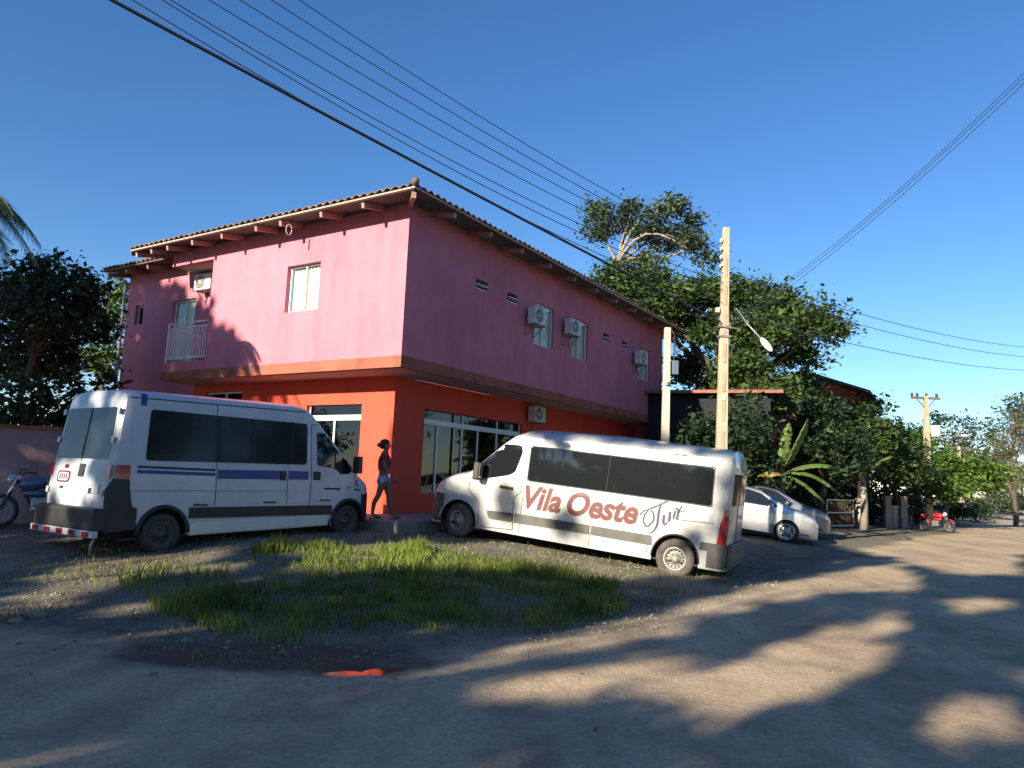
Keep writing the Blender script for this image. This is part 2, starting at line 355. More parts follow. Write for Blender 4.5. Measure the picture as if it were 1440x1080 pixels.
tag(far.build('far_ground', ground_mat('far_field', (.10, .11, .05), (.14, .12, .07), (.08, .10, .04), 1.5, .1), None), 'flat green land out to the horizon', 'ground', kind='structure')
def tz(x, y): return float(Z[min(ny-1, max(0, int(np.searchsorted(YL, y)))), min(nx-1, max(0, int(np.searchsorted(XL, x))))])
wm = bpy.data.materials.new('puddle_water'); wm.use_nodes = True; b = wm.node_tree.nodes['Principled BSDF']
b.inputs['Base Color'].default_value = (.07, .055, .035, 1); b.inputs['Roughness'].default_value = .10; b.inputs['Specular IOR Level'].default_value = .3
wn = wm.node_tree.nodes.new('ShaderNodeTexNoise'); wn.inputs['Scale'].default_value = 9; wb_ = wm.node_tree.nodes.new('ShaderNodeBump'); wb_.inputs['Strength'].default_value = .35; wb_.inputs['Distance'].default_value = .02
wm.node_tree.links.new(wn.outputs['Fac'], wb_.inputs['Height']); wm.node_tree.links.new(wb_.outputs[0], b.inputs['Normal'])
pu = MB(); n = 40; ctr = (-2.0, 6.85)
ring = [(ctr[0]+1.9*math.cos(t)*(1+.0*math.sin(3*t)), ctr[1]+.95*math.sin(t)) for t in [2*PI*k/n for k in range(n)]]
pu.v = [(x, y, -.040) for x, y in ring]; pu.f = [tuple(range(n))]
tag(pu.build('puddle', wm), 'shallow muddy puddle at the road edge reflecting the red wall', 'puddle', kind='structure')
# ------------------------------------------------------------------ building
aB = math.radians(32.7); dB = np.array([math.sin(aB), math.cos(aB)]); dA = np.array([-math.cos(aB), math.sin(aB)])
LC = np.array([-2.907, 18.665]); CC = np.array([-2.579, 17.159]); OH = 1.09
Z0 = .65; ZB = 4.08; ZS = 4.35; ZT = 8.0
bl = thing('pink_building', 'two storey pink building with red ground floor and overhanging tiled roof', 'building', (LC[0], LC[1], 0))
bo = np.array([LC[0], LC[1]])
def wp(q, dirv, s, z, off, nrm):   # world point, relative to the building empty
    p = q+dirv*s+nrm*off-bo; return (p[0], p[1], z)
def wall(q, dirv, nrm, s0, s1, z0, z1, holes, name, m, th=.2, parent=bl):
    """skin with holes (sa,sb,za,zb), reveals, back skin"""
    ss = sorted(set([s0, s1]+[v for h in holes for v in h[:2]])); zs = sorted(set([z0, z1]+[v for h in holes for v in h[2:4]]))
    mb = MB()
    for i in range(len(ss)-1):
        for j in range(len(zs)-1):
            sm, zm = (ss[i]+ss[i+1])/2, (zs[j]+zs[j+1])/2
            if any(h[0] < sm < h[1] and h[2] < zm < h[3] for h in holes): continue
            for off in (0, -th): mb.quad(*[wp(q, dirv, s, z, off, nrm) for s, z in ((ss[i], zs[j]), (ss[i+1], zs[j]), (ss[i+1], zs[j+1]), (ss[i], zs[j+1]))])
    for h in holes+[(s0, s1, z0, z1)]:
        c4 = [(h[0], h[2]), (h[1], h[2]), (h[1], h[3]), (h[0], h[3])]
        for k in range(4):
            (sa, za), (sb, zb) = c4[k], c4[(k+1) % 4]
            mb.quad(wp(q, dirv, sa, za, 0, nrm), wp(q, dirv, sb, zb, 0, nrm), wp(q, dirv, sb, zb, -th, nrm), wp(q, dirv, sa, za, -th, nrm))
    return mb.build(name, m, parent)
nA = -dB; nB = -dA
# openings
winA = (2.88, 4.12, 5.70, 6.95)
wB = [(5.86, 7.05, 5.66, 6.93), (8.26, 9.42, 5.66, 6.95), (13.7, 14.9, 5.70, 6.92)]
vB = [(2.80, 3.36, 6.62, 6.88), (4.33, 4.88, 6.62, 6.88), (10.58, 11.12, 6.60, 6.88), (12.15, 12.70, 6.62, 6.88)]
wall(CC, dA, nA, 0, 7.3, ZS, ZT, [winA], 'front_wall', M['pink'])
wall(CC, dA, nA, 7.3, 9.28, 7.56, ZT, [], 'balcony_beam', M['pink'])
wall(CC, dA, nA, 7.3, 9.28, ZS, 4.62, [], 'balcony_curb', M['pink'])
wall(CC, dB, nB, .2, 16.2, ZS, ZT, wB+vB, 'side_wall', M['pink'])
# recessed wing wall (both storeys) and balcony back wall
QA = CC+dB*OH; QB = CC+dA*OH
wingholes = [(12.42, 12.9, 6.25, 6.93), (9.58, 10.78, 4.75, 6.89)]
wall(QA, dA, nA, 7.2, 13.4, ZS, ZT+.15, wingholes, 'wing_wall', M['pink'])
wall(QA, dA, nA, 9.28, 13.4, Z0-.5, ZS-.002, [], 'wing_base', M['pink'])
wall(CC+dA*7.3-nA*.2, -nA, dA, 0, OH-.21, ZS, ZT, [], 'balcony_jamb', M['pink'], th=.12)
wall(QA+dA*13.4-nA*.2, -nA, dA, 0, 15, Z0-.5, ZT, [], 'end_wall', M['pink'], th=.15)
wall(CC+dB*16.2-nB*.2, -nB, dB, 0, 12, Z0, ZT, [], 'rear_wall', M['pink'], th=.15)
mb = MB()
def hz(q0, pts, z): return [(*(q0+dA*s+dB*t-bo), z) for s, t in pts]
def prism(mb, pts2, z0, z1, q0=CC):
    n = len(pts2); i = len(mb.v); mb.v += hz(q0, pts2, z0)+hz(q0, pts2, z1)
    mb.f += [tuple(range(i+n-1, i-1, -1)), tuple(range(i+n, i+2*n))]+[(i+k, i+(k+1) % n, i+n+(k+1) % n, i+n+k) for k in range(n)]
prism(mb, [(-.02, -.02), (9.30, -.02), (9.30, OH-.003), (-.02, OH-.003)], ZB, ZS-.002)
prism(mb, [(-.02, OH), (OH-.003, OH), (OH-.003, 16.22), (-.02, 16.22)], ZB, ZS-.002)
mb.build('slab_band', M['band'], bl)
mb = MB(); prism(mb, [(.10, .10), (9.2, .10), (9.2, OH-.004), (.10, OH-.004)], ZB-.012, ZB-.002); prism(mb, [(.10, OH), (OH-.004, OH), (OH-.004, 16.1), (.10, 16.1)], ZB-.012, ZB-.002)
mb.build('soffit', M['soffit'], bl)
opA = (2.18, 4.20, Z0+.02, 3.38); opA2 = (6.95, 8.65, 2.0, 3.85); opB = (2.30, 7.2, 1.15, 3.36); opB2 = (8.9, 12.9, 1.15, 3.2)
wall(QA, dA, nA, OH, 9.28, Z0-.5, ZB-.014, [opA, opA2], 'shop_front_wall', M['red'])
wall(QB, dB, nB, OH+.2, 16.1, Z0-.5, ZB-.014, [opB, opB2], 'shop_side_wall', M['red'])
# clear pane material
cm = bpy.data.materials.new('clear_pane'); cm.use_nodes = True; n_ = cm.node_tree; n_.nodes.clear()
o_ = n_.nodes.new('ShaderNodeOutputMaterial'); g_ = n_.nodes.new('ShaderNodeBsdfGlossy'); g_.inputs['Roughness'].default_value = .03
t_ = n_.nodes.new('ShaderNodeBsdfTransparent'); t_.inputs[0].default_value = (.86, .9, .88, 1); f_ = n_.nodes.new('ShaderNodeFresnel'); f_.inputs[0].default_value = 1.5
x_ = n_.nodes.new('ShaderNodeMixShader'); x_.inputs[0].default_value = .10; n_.links.new(t_.outputs[0], x_.inputs[1]); n_.links.new(g_.outputs[0], x_.inputs[2]); n_.links.new(x_.outputs[0], o_.inputs[0])
M['pane'] = cm
cm2 = cm.copy(); cm2.name = 'smoked_pane'; M['smoked'] = cm2
for nd in cm2.node_tree.nodes:
    if nd.type == 'BSDF_TRANSPARENT': nd.inputs[0].default_value = (.16, .17, .17, 1)
    if nd.type == 'MIX_SHADER': nd.inputs[0].default_value = .07
def wbar(mb, q, dv, nr, sa, sb, za, zb, o0, o1):
    """box in wall coordinates (along, height, out)"""
    p = [wp(q, dv, s, z, o, nr) for z in (za, zb) for s, o in ((sa, o0), (sb, o0), (sb, o1), (sa, o1))]
    i = len(mb.v); mb.v += p; mb.f += [(i+3, i+2, i+1, i), (i+4, i+5, i+6, i+7)]+[(i+k, i+(k+1) % 4, i+4+(k+1) % 4, i+4+k) for k in range(4)]
def window(q, dv, nr, sa, sb, za, zb, parent=bl, curtain=True, mid=True, depth=.12, glass='pane', name='window', open_=0.):
    mb = MB(); w = .045; o0, o1 = -depth-.05, -depth
    wbar(mb, q, dv, nr, sa, sa+w, za, zb, o0, o1); wbar(mb, q, dv, nr, sb-w, sb, za, zb, o0, o1)
    wbar(mb, q, dv, nr, sa+w, sb-w, za, za+w, o0, o1); wbar(mb, q, dv, nr, sa+w, sb-w, zb-w, zb, o0, o1)
    if mid: m_ = (sa+sb)/2; wbar(mb, q, dv, nr, m_-w/2, m_+w/2, za+w, zb-w, o0, o1+.01)
    f = mb.build(name, M['alu'], parent)
    mb = MB(); mb.quad(*[wp(q, dv, s, z, -depth-.025, nr) for s, z in ((sa+w, za+w), (sb-w, za+w), (sb-w, zb-w), (sa+w, zb-w))]); mb.build('pane', M[glass], f)
    if curtain:
        mb = MB(); n = 60
        for k in range(n):
            s0, s1 = sa+(sb-sa)*(k/n), sa+(sb-sa)*((k+1)/n)
            w0, w1 = [-depth-.10-.022*math.sin(2*PI*11*(s-sa)/(sb-sa)+2*math.sin(5*s)) for s in (s0, s1)]
            mb.quad(wp(q, dv, s0, za, w0, nr), wp(q, dv, s1, za, w1, nr), wp(q, dv, s1, zb-.05, w1, nr), wp(q, dv, s0, zb-.05, w0, nr))
        mb.build('curtain', M['curtain'], f, smooth=True)
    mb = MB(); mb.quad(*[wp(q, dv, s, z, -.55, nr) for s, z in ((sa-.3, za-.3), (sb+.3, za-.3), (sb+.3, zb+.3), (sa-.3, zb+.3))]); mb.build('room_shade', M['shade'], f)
    return f
window(CC, dA, nA, *winA)
for w in wB: window(CC, dB, nB, *w, depth=.08)
window(QA, dA, nA, 12.42, 12.9, 6.25, 6.93, curtain=False, mid=False, glass='glass')
window(QA, dA, nA, 9.58, 10.78, 4.75, 6.89, name='balcony_door', depth=.1)
window(QA, dA, nA, *opA2, depth=.1, curtain=False, glass='pane')
# vents: frame, louvre blade
for v in vB:
    mb = MB(); wbar(mb, CC, dB, nB, v[0], v[1], v[2], v[2]+.03, -.16, -.02); wbar(mb, CC, dB, nB, v[0]+.02, v[1]-.02, (v[2]+v[3])/2-.01, (v[2]+v[3])/2+.01, -.14, .03)
    f = mb.build('vent', M['alu'], bl); mb = MB(); mb.quad(*[wp(CC, dB, s, z, -.17, nB) for s, z in ((v[0], v[2]), (v[1], v[2]), (v[1], v[3]), (v[0], v[3]))]); mb.build('pane', M['glass'], f)
# shop front on the sunlit side
def shopfront(q, dv, nr, op, ztr, muls, doorbars, name):
    sa, sb, za, zb = op; mb = MB(); w = .05
    wbar(mb, q, dv, nr, sa, sa+w, za, zb, -.16, -.10); wbar(mb, q, dv, nr, sb-w, sb, za, zb, -.16, -.10)
    wbar(mb, q, dv, nr, sa+w, sb-w, ztr-.07, ztr+.07, -.17, -.07)
    for m_ in muls: wbar(mb, q, dv, nr, m_-.025, m_+.025, ztr+.07, zb, -.16, -.10)
    for m_ in doorbars: wbar(mb, q, dv, nr, m_-.03, m_+.03, za, ztr-.07, -.16, -.10)
    f = mb.build(name, M['alu'], bl)
    mb = MB(); mb.quad(*[wp(q, dv, s, z, -.13, nr) for s, z in ((sa+w, za), (sb-w, za), (sb-w, zb), (sa+w, zb))]); mb.build('pane', M['smoked'], f)
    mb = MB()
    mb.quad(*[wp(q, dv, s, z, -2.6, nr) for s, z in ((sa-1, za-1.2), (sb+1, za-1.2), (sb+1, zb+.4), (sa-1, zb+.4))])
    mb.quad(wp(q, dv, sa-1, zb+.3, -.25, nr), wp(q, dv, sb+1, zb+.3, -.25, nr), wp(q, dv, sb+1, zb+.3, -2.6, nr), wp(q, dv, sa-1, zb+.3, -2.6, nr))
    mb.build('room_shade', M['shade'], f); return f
shopfront(QA, dA, nA, opA, 3.04, [], [3.22], 'shop_door')
f = shopfront(QB, dB, nB, opB, 3.04, [4.13, 5.9], [3.0, 4.13, 4.9, 5.9], 'shop_window'); shopfront(QB, dB, nB, opB2, 2.95, [10.9], [9.9, 10.9, 11.9], 'shop_window')
mb = MB()   # racks and counter dimly seen through the glass
for k in range(4): wbar(mb, QB, dB, nB, 2.6, 6.6, 1.3+.5*k, 1.34+.5*k, -2.2, -1.7)
for s in (2.6, 3.6, 4.6, 5.6, 6.6): wbar(mb, QB, dB, nB, s, s+.05, .7, 3.0, -2.2, -2.15)
mb.build('interior_rack', M['acwhite'], f)
# roof
def roof_strip(q0, du, dn, s0, s1, tfun, zbase, slope, name):
    """corrugated tile field: along du, up along dn"""
    mb_v = []; mb_f = []; wl = .24; step = wl/8; ns = int((s1-s0)/step); rows = 6
    for i in range(ns+1):
        s = s0+i*step; tm = tfun(s); h = .07*abs(math.sin(PI*(s-s0)/wl))+.012*math.sin(2*PI*(s-s0)/wl)
        for j in range(rows+1):
            t = -.85+(tm+.85)*j/rows; p = q0+du*s+dn*t-bo; jt = .006*math.sin(17.3*math.floor((s-s0)/wl))
            mb_v.append((p[0]-dn[0]*jt, p[1]-dn[1]*jt, zbase+h+slope*(t+.85)+.01+jt))
    for i in range(ns):
        for j in range(rows):
            a = i*(rows+1)+j; mb_f.append((a, a+rows+1, a+rows+2, a+1))
    o = fast(name, mb_v, mb_f, M['tile'], bl, smooth=True)
    so_ = o.modifiers.new('t', 'SOLIDIFY'); so_.thickness = .018; so_.offset = -1
    return o
SL = .24; ZE = 7.97
def tA(s): return max(-.84, min(5.2, s))
roof = roof_strip(CC, dA, dB, -.85, 10.2, tA, ZE, SL, 'roof')
roof_strip(CC, dB, dA, -.85, 17.0, tA, ZE, SL, 'roof')
roof_strip(QA, dA, dB, 10.22, 13.7, lambda s: 4.1, ZE+.06, SL, 'roof')
# boards under the tiles, fascia, hip caps
def strip3(mb, q0, du, dn, s0, s1, t0, t1, z0, z1, th=.02, mit=0):
    P4 = [(s0+mit*(t0 if mit else 0), t0, z0), (s1, t0, z0), (s1, t1, z1), (s0+mit*(t1 if mit else 0), t1, z1)]
    i = len(mb.v)
    for dz in (0, -th):
        for s, t, z in P4: p = q0+du*s+dn*t-bo; mb.v.append((p[0], p[1], z+dz))
    mb.f += [(i, i+1, i+2, i+3), (i+7, i+6, i+5, i+4)]+[(i+k, i+4+k, i+4+(k+1) % 4, i+(k+1) % 4) for k in range(4)]
mb = MB()
strip3(mb, CC, dA, dB, 0, 10.15, -.80, .3, ZE-.03, ZE+.18, mit=1)
strip3(mb, CC, dB, dA, 0, 16.95, -.80, .3, ZE-.03, ZE+.18, mit=1)
strip3(mb, CC, dA, dB, 9.3, 10.15, .3, 2.0, ZE+.181, ZE+.5)
strip3(mb, QA, dA, dB, 10.25, 13.66, -.80, .3, ZE+.03, ZE+.24)
mb.build('eave_boards', M['wood'], bl)
mb = MB()
strip3(mb, CC, dA, dB, -.83, 10.18, -.83, -.805, ZE+.005, ZE+.005, th=.036)
strip3(mb, CC, dB, dA, -.80, 16.98, -.83, -.805, ZE+.005, ZE+.005, th=.036)
mb.build('fascia', M['soffit'], bl)
mb = MB(); strip3(mb, QA, dA, dB, 10.22, 13.7, -.83, -.805, ZE+.065, ZE+.065, th=.05)
strip3(mb, CC, dA, dB, 10.16, 10.19, -.8, 1.0, ZE-.02, ZE+.40, th=.14); mb.build('fascia', M['wood'], bl)
mb = MB()
for k in range(9):
    t0 = -.92+k*.42; a = CC+(dA+dB)*t0-bo; b_ = CC+(dA+dB)*(t0+.5)-bo
    mb.tube([(a[0], a[1], ZE+.05+SL*(t0+.85)+.045), (b_[0], b_[1], ZE+.05+SL*(t0+1.35)+.02)], [.085, .07], n=10)
mb.build('hip_caps', M['tile'], bl, smooth=True)
# rafters (each its own mesh)
def rafter(q0, du, dn, s, t0=-.74, t1=.02, zz=ZE-.08, sk=0.):
    mb = MB(); a = q0+du*(s)+dn*t0-bo; b_ = q0+du*(s+sk)+dn*t1-bo
    mb.bar((a[0], a[1], zz-.06), (b_[0], b_[1], zz-.06+SL*(t1-t0)*.9), .085, .125); mb.build('rafter', M['rafter'], bl)
for s in (.81, 2.20, 3.66, 4.6, 6.0, 7.3, 8.46): rafter(CC, dA, dB, s)
rafter(CC, dA, dB, 9.25, t1=1.0); rafter(CC, dA, dB, 10.0, t1=1.0)
for k in range(11): rafter(CC, dB, dA, .8+1.55*k, sk=0)
a = CC-(dA+dB)*.72-bo; b_ = CC+(dA+dB)*.05-bo; mb = MB(); mb.bar((a[0], a[1], ZE-.14), (b_[0], b_[1], ZE+.0), .10, .15); mb.build('rafter', M['rafter'], bl)
for s in (11.2, 12.4, 13.45): rafter(QA, dA, dB, s, zz=ZE-.03)
# loop of cord under the eave
mb = MB(); p0 = CC+dA*3.45-dB*.62-bo
mb.tube([(p0[0]+.06*math.cos(t), p0[1]+.04*math.cos(t), ZE-.30+.14*math.sin(t)) for t in [2*PI*k/14 for k in range(15)]], .014, n=5); mb.build('cord_loop', M['soffit'], bl, smooth=True)
mb = MB(); prism(mb, [(7.31, .205), (9.27, .205), (9.27, OH-.005), (7.31, OH-.005)], 7.57, 7.63); mb.build('balcony_ceiling', M['soffit'], bl)
# downpipe at the far left corner
mb = MB(); p0 = QA+dA*13.5-dB*.08-bo; mb.tube([(p0[0], p0[1], Z0-.3), (p0[0], p0[1], ZE-.15)], .05, n=8); mb.build('downpipe', M['conc'], bl, smooth=True)
# balcony railing
mb = MB()
def pt(s, t, z): p = CC+dA*s+dB*t-bo; return (p[0], p[1], z)
r_ = MB(); s0, s1 = 7.22, 9.22; t0 = .05
for z in (5.78, 5.64, 4.74): r_.bar(pt(s0, t0, z), pt(s1, t0, z), .04, .035); r_.bar(pt(s1, t0, z+.002), pt(s1, OH, z+.002), .04, .035)
n = 19
for k in range(n+1): s = s0+(s1-s0)*k/n; r_.bar(pt(s, t0, 4.70), pt(s, t0, 5.63), .022, .022)
for k in range(1, 9): r_.bar(pt(s1, t0+(OH-t0)*k/9, 4.70), pt(s1, t0+(OH-t0)*k/9, 5.63), .022, .022)
for s in (s0, s1): r_.bar(pt(s, t0+.001, 4.6), pt(s, t0+.001, 5.80), .045, .045)
r_.build('balcony_railing', M['alu'], bl)
# sidewalk apron
mb = MB()
def prismw(mb, pts2, z0, z1):
    i = len(mb.v); n = len(pts2)
    for z in (z0, z1):
        for s, t in pts2: p = CC+dA*s+dB*t; mb.v.append((p[0], p[1], z))
    mb.f += [tuple(range(i+n-1, i-1, -1)), tuple(range(i+n, i+2*n))]+[(i+k, i+(k+1) % n, i+n+(k+1) % n, i+n+k) for k in range(n)]
prismw(mb, [(-1.1, -1.05), (5.6, -1.05), (5.6, OH-.02), (OH-.02, OH-.02), (OH-.02, 16.2), (-.5, 16.2)], .2, Z0)
prismw(mb, [(5.61, -.6), (13.3, -.6), (13.3, OH-.02), (5.61, OH-.02)], .2, Z0-.06)
tag(mb.build('sidewalk', M['dirtyconc'], bevel=.02), 'raised concrete apron along the foot of the red shop wall', 'sidewalk', kind='structure')
# ------------------------------------------------------------------ air conditioners
def aircon(q, dv, nr, s, z, label, w=.64, h=.50, d=.28, gap=.10):
    p = q+dv*s; rz = math.atan2(dv[1], dv[0]); loc = (p[0], p[1], z)
    if np.cross([*dv, 0], [*nr, 0])[2] > 0: rz += PI       # local -y = outwards
    t = thing('air_conditioner', label, 'air conditioner', loc, rz, 'air conditioner units hung on the building')
    MB().box((0, -gap-d/2, h/2), (w, d, h)).build('casing', M['acwhite'], t, bevel=.02)
    mb = MB(); mb.lathe([(.0, -gap-d-.004), (.205, -gap-d-.004), (.205, -gap-d+.01)], 24, (-.10, 0, h/2), 'y'); mb.build('fan_opening', M['acdark'], t)
    mb = MB()
    for r in (.05, .10, .15, .205): mb.tube([(-.10+r*math.cos(a), -gap-d-.012, h/2+r*math.sin(a)) for a in [2*PI*k/20 for k in range(21)]], .006, n=4)
    for k in range(6): a = PI*k/6; mb.tube([(-.10-.2*math.cos(a), -gap-d-.012, h/2-.2*math.sin(a)), (-.10+.2*math.cos(a), -gap-d-.012, h/2+.2*math.sin(a))], .004, n=4)
    mb.build('fan_grille', M['acwhite'], t)
    for x in (-w*.33, w*.33):
        mb = MB(); mb.bar((x, .0, -.02), (x, -gap-d-.05, -.02), .035, .03); mb.bar((x, -.015, .02), (x, -.015, -.36), .03, .03); mb.bar((x, -.02, -.33), (x, -gap-d+.05, -.035), .025, .02); mb.build('bracket', M['bracket'], t)
    mb = MB(); mb.tube([(w/2-.05, -gap-.1, .1), (w/2+.04, -gap-.06, .12), (w/2+.05, -.02, .3), (w/2+.05, .0, h+.12)], .015, n=6); mb.build('hose', M['acwhite'], t, smooth=True)
    return t
aircon(CC, dB, nB, 5.62, 6.15, 'white air conditioner unit left of the first curtained side window, nearest the building corner')
aircon(CC, dB, nB, 7.86, 6.25, 'white air conditioner unit before the second curtained side window')
aircon(CC, dB, nB, 13.42, 6.15, 'white air conditioner unit by the last side window near the white post')
aircon(QB, dB, nB, 7.65, 3.46, 'white air conditioner unit low on the red wall above the silver van roof')
aircon(QA, dA, nA, 8.80, 6.98, 'air conditioner unit high on the balcony wall above the curtained door', w=.8)
# ------------------------------------------------------------------ vehicles
class Body:
    """vehicle body: x forward from rear axle, y left, z up"""
    def __init__(s, top, hw, tumble, xr, xf, wb, ra, sill, sh, n=2.6, wr=.34, lean=0., zax=.34):
        s.top, s.hw, s.tumble, s.xr, s.xf, s.wb, s.ra, s.sill, s.sh, s.n, s.wr, s.lean, s.zax = top, hw, tumble, xr, xf, wb, ra, sill, sh, n, wr, lean, zax
    def T(s, x): return float(np.interp(x, *zip(*s.top)))
    def Hw(s, x): return float(np.interp(x, *zip(*s.hw)))
    def Tb(s, z): return float(np.interp(z, *zip(*s.tumble)))
    def lx(s, x, z):
        k = np.clip((s.xr+1.0-x)/1.0, 0, 1); return x+s.lean*float(np.interp(z, [1.0, 2.5], [0, 1]))*k
    def bot(s, x):
        b = s.sill(x) if callable(s.sill) else s.sill
        for c in (0, s.wb):
            if abs(x-c) < s.ra: b = max(b, s.zax+math.sqrt(max(0, s.ra**2-(x-c)**2)))
        return b
    def Y(s, x, z):
        top = s.T(x); zs = top-s.sh(x); w = s.Hw(x)*s.Tb(min(z, zs))
        if z <= zs: return w
        f = min(1, (z-zs)/max(1e-3, top-zs)); return w*max(0, 1-f**s.n)**(1/s.n)
    def Zt(s, x, y):
        top = s.T(x); zs = top-s.sh(x); w = s.Hw(x)*s.Tb(zs); return zs+(top-zs)*max(0, 1-min(1, abs(y)/w)**s.n)**(1/s.n)
    def shell(s, name, m, parent):
        xs = set(np.arange(s.xr+.12, s.xf, .10).tolist()+[s.xr, s.xr+.02, s.xr+.06, s.xf, s.xf-.03])
        for c in (0, s.wb):
            for k in range(-10, 11): xs.add(c+s.ra*math.sin(k/10*PI/2))
            xs.add(c-s.ra-.001); xs.add(c+s.ra+.001)
        for p in s.top: xs.add(p[0])
        xs = sorted(x for x in xs if s.xr <= x <= s.xf); NS, NA = 12, 9; v = []; f = []
        def sec(x):
            b = s.bot(x); top = s.T(x); zs = max(top-s.sh(x), b+.01); w = s.Hw(x)*s.Tb(zs); L = []
            rear = .045*max(0, 1-(x-s.xr)/.06) if x < s.xr+.06 else 0
            for k in range(NS+1):
                z = b+(zs-b)*k/NS; L.append((s.Y(x, z)-rear, z))
            for k in range(1, NA+1):
                th = k/NA*PI/2; L.append((w*math.cos(th)**(2/s.n)-rear*(1-k/NA), zs+(top-zs)*math.sin(th)**(2/s.n)-rear))
            full = L+[(-y, z) for y, z in reversed(L[:-1])]
            return [(s.lx(x, z), y, z) for y, z in full]
        for x in xs: v += sec(x)
        n = len(sec(xs[0]))
        for i in range(len(xs)-1):
            for j in range(n-1): a = i*n+j; f.append((a, a+1, a+n+1, a+n))
        mb = MB(); mb.v = v; mb.f = f
        for e in (0, (len(xs)-1)*n):   # end caps in strips
            for k in range(n//2):
                a, b_, c, d = e+k, e+k+1, e+n-2-k, e+n-1-k
                if b_ >= c: continue
                mb.f.append((a, b_, c, d) if e else (d, c, b_, a))
        o = mb.build(name, m, parent, smooth=True)
        es = o.modifiers.new('e', 'EDGE_SPLIT'); es.split_angle = math.radians(38)
        return o
    def patch(s, poly, side, off, name, m, parent, nz=6, dx=.06, skirt=.02, fn=None):
        """polygon (x,z) lying on the side; closed skirt goes back into the body"""
        xs0 = [p[0] for p in poly]; x0, x1 = min(xs0), max(xs0); n = max(2, int((x1-x0)/dx)); xs = sorted(set([x0+1e-4+(x1-x0-2e-4)*k/n for k in range(n+1)]+[x for x in xs0 if x0 < x < x1])); g = []
        for x in xs:
            hit = []
            for i in range(len(poly)):
                (xa, za), (xb, zb) = poly[i], poly[(i+1) % len(poly)]
                if (xa-x)*(xb-x) <= 0 and abs(xa-xb) > 1e-9: hit.append(za+(zb-za)*(x-xa)/(xb-xa))
            if not hit: continue
            zl, zh = min(hit), max(hit); g.append([(x, zl+(zh-zl)*k/nz) for k in range(nz+1)])
        mb = MB(); Yf = fn or s.Y
        for col in g:
            for x, z in col: mb.v.append((s.lx(x, z), side*(Yf(x, z)+off), z))
        R_ = len(g)
        for i in range(R_-1):
            for k in range(nz):
                a = i*(nz+1)+k; q = (a, a+1, a+nz+2, a+nz+1); mb.f.append(q if side > 0 else q[::-1])
        loop = [k for k in range(nz+1)]+[i*(nz+1)+nz for i in range(1, R_)]+[(R_-1)*(nz+1)+k for k in range(nz-1, -1, -1)]+[i*(nz+1) for i in range(R_-2, 0, -1)]
        b0 = len(mb.v)
        for i in loop: x, y, z = mb.v[i]; mb.v.append((x, y-side*(skirt+off), z))
        for k in range(len(loop)): k2 = (k+1) % len(loop); mb.f.append((loop[k], b0+k, b0+k2, loop[k2]))
        return mb.build(name, m, parent)
    def line(s, pts, side, w, name, m, parent, off=.0025):
        """thin strip on the side along a polyline (x,z)"""
        mb = MB()
        for (xa, za), (xb, zb) in zip(pts[:-1], pts[1:]):
            l = math.hypot(xb-xa, zb-za); nxs, nzs = -(zb-za)/l*w/2, (xb-xa)/l*w/2; k = max(1, int(l/.12))
            for i in range(k):
                P = []
                for f_, sg in ((i/k, -1), (i/k, 1), ((i+1)/k, 1), ((i+1)/k, -1)):
                    x = xa+(xb-xa)*f_+sg*nxs; z = za+(zb-za)*f_+sg*nzs; P.append((s.lx(x, z), side*(s.Y(x, z)+off), z))
                mb.quad(*P)
        return mb.build(name, m, parent)
    def topstrip(s, x0, x1, y0, y1, off, name, m, parent, ny=16, nx_=10, inset=0.):
        mb = MB()
        for i in range(nx_+1):
            for j in range(ny+1):
                x = x0+(x1-x0)*i/nx_; f_ = j/ny; ins = inset*(i/nx_); y = (y0+ins)*(1-f_)+(y1-ins)*f_
                mb.v.append((x+off, y, s.Zt(x, y)+off))
        for i in range(nx_):
            for j in range(ny): a = i*(ny+1)+j; mb.f.append((a, a+ny+1, a+ny+2, a+1))
        return mb.build(name, m, parent, smooth=True)
def rnd(poly, r=.06, k=4):
    out = []
    n = len(poly)
    for i in range(n):
        p0, p1, p2 = [np.array(poly[(i+d) % n], float) for d in (-1, 0, 1)]
        a = p0-p1; b = p2-p1; ra = min(r, np.linalg.norm(a)*.45, np.linalg.norm(b)*.45); a = p1+a/np.linalg.norm(a)*ra; b = p1+b/np.linalg.norm(b)*ra
        for t in np.linspace(0, 1, k+1): out.append(tuple((1-t)**2*a+2*t*(1-t)*p1+t*t*b))
    return out
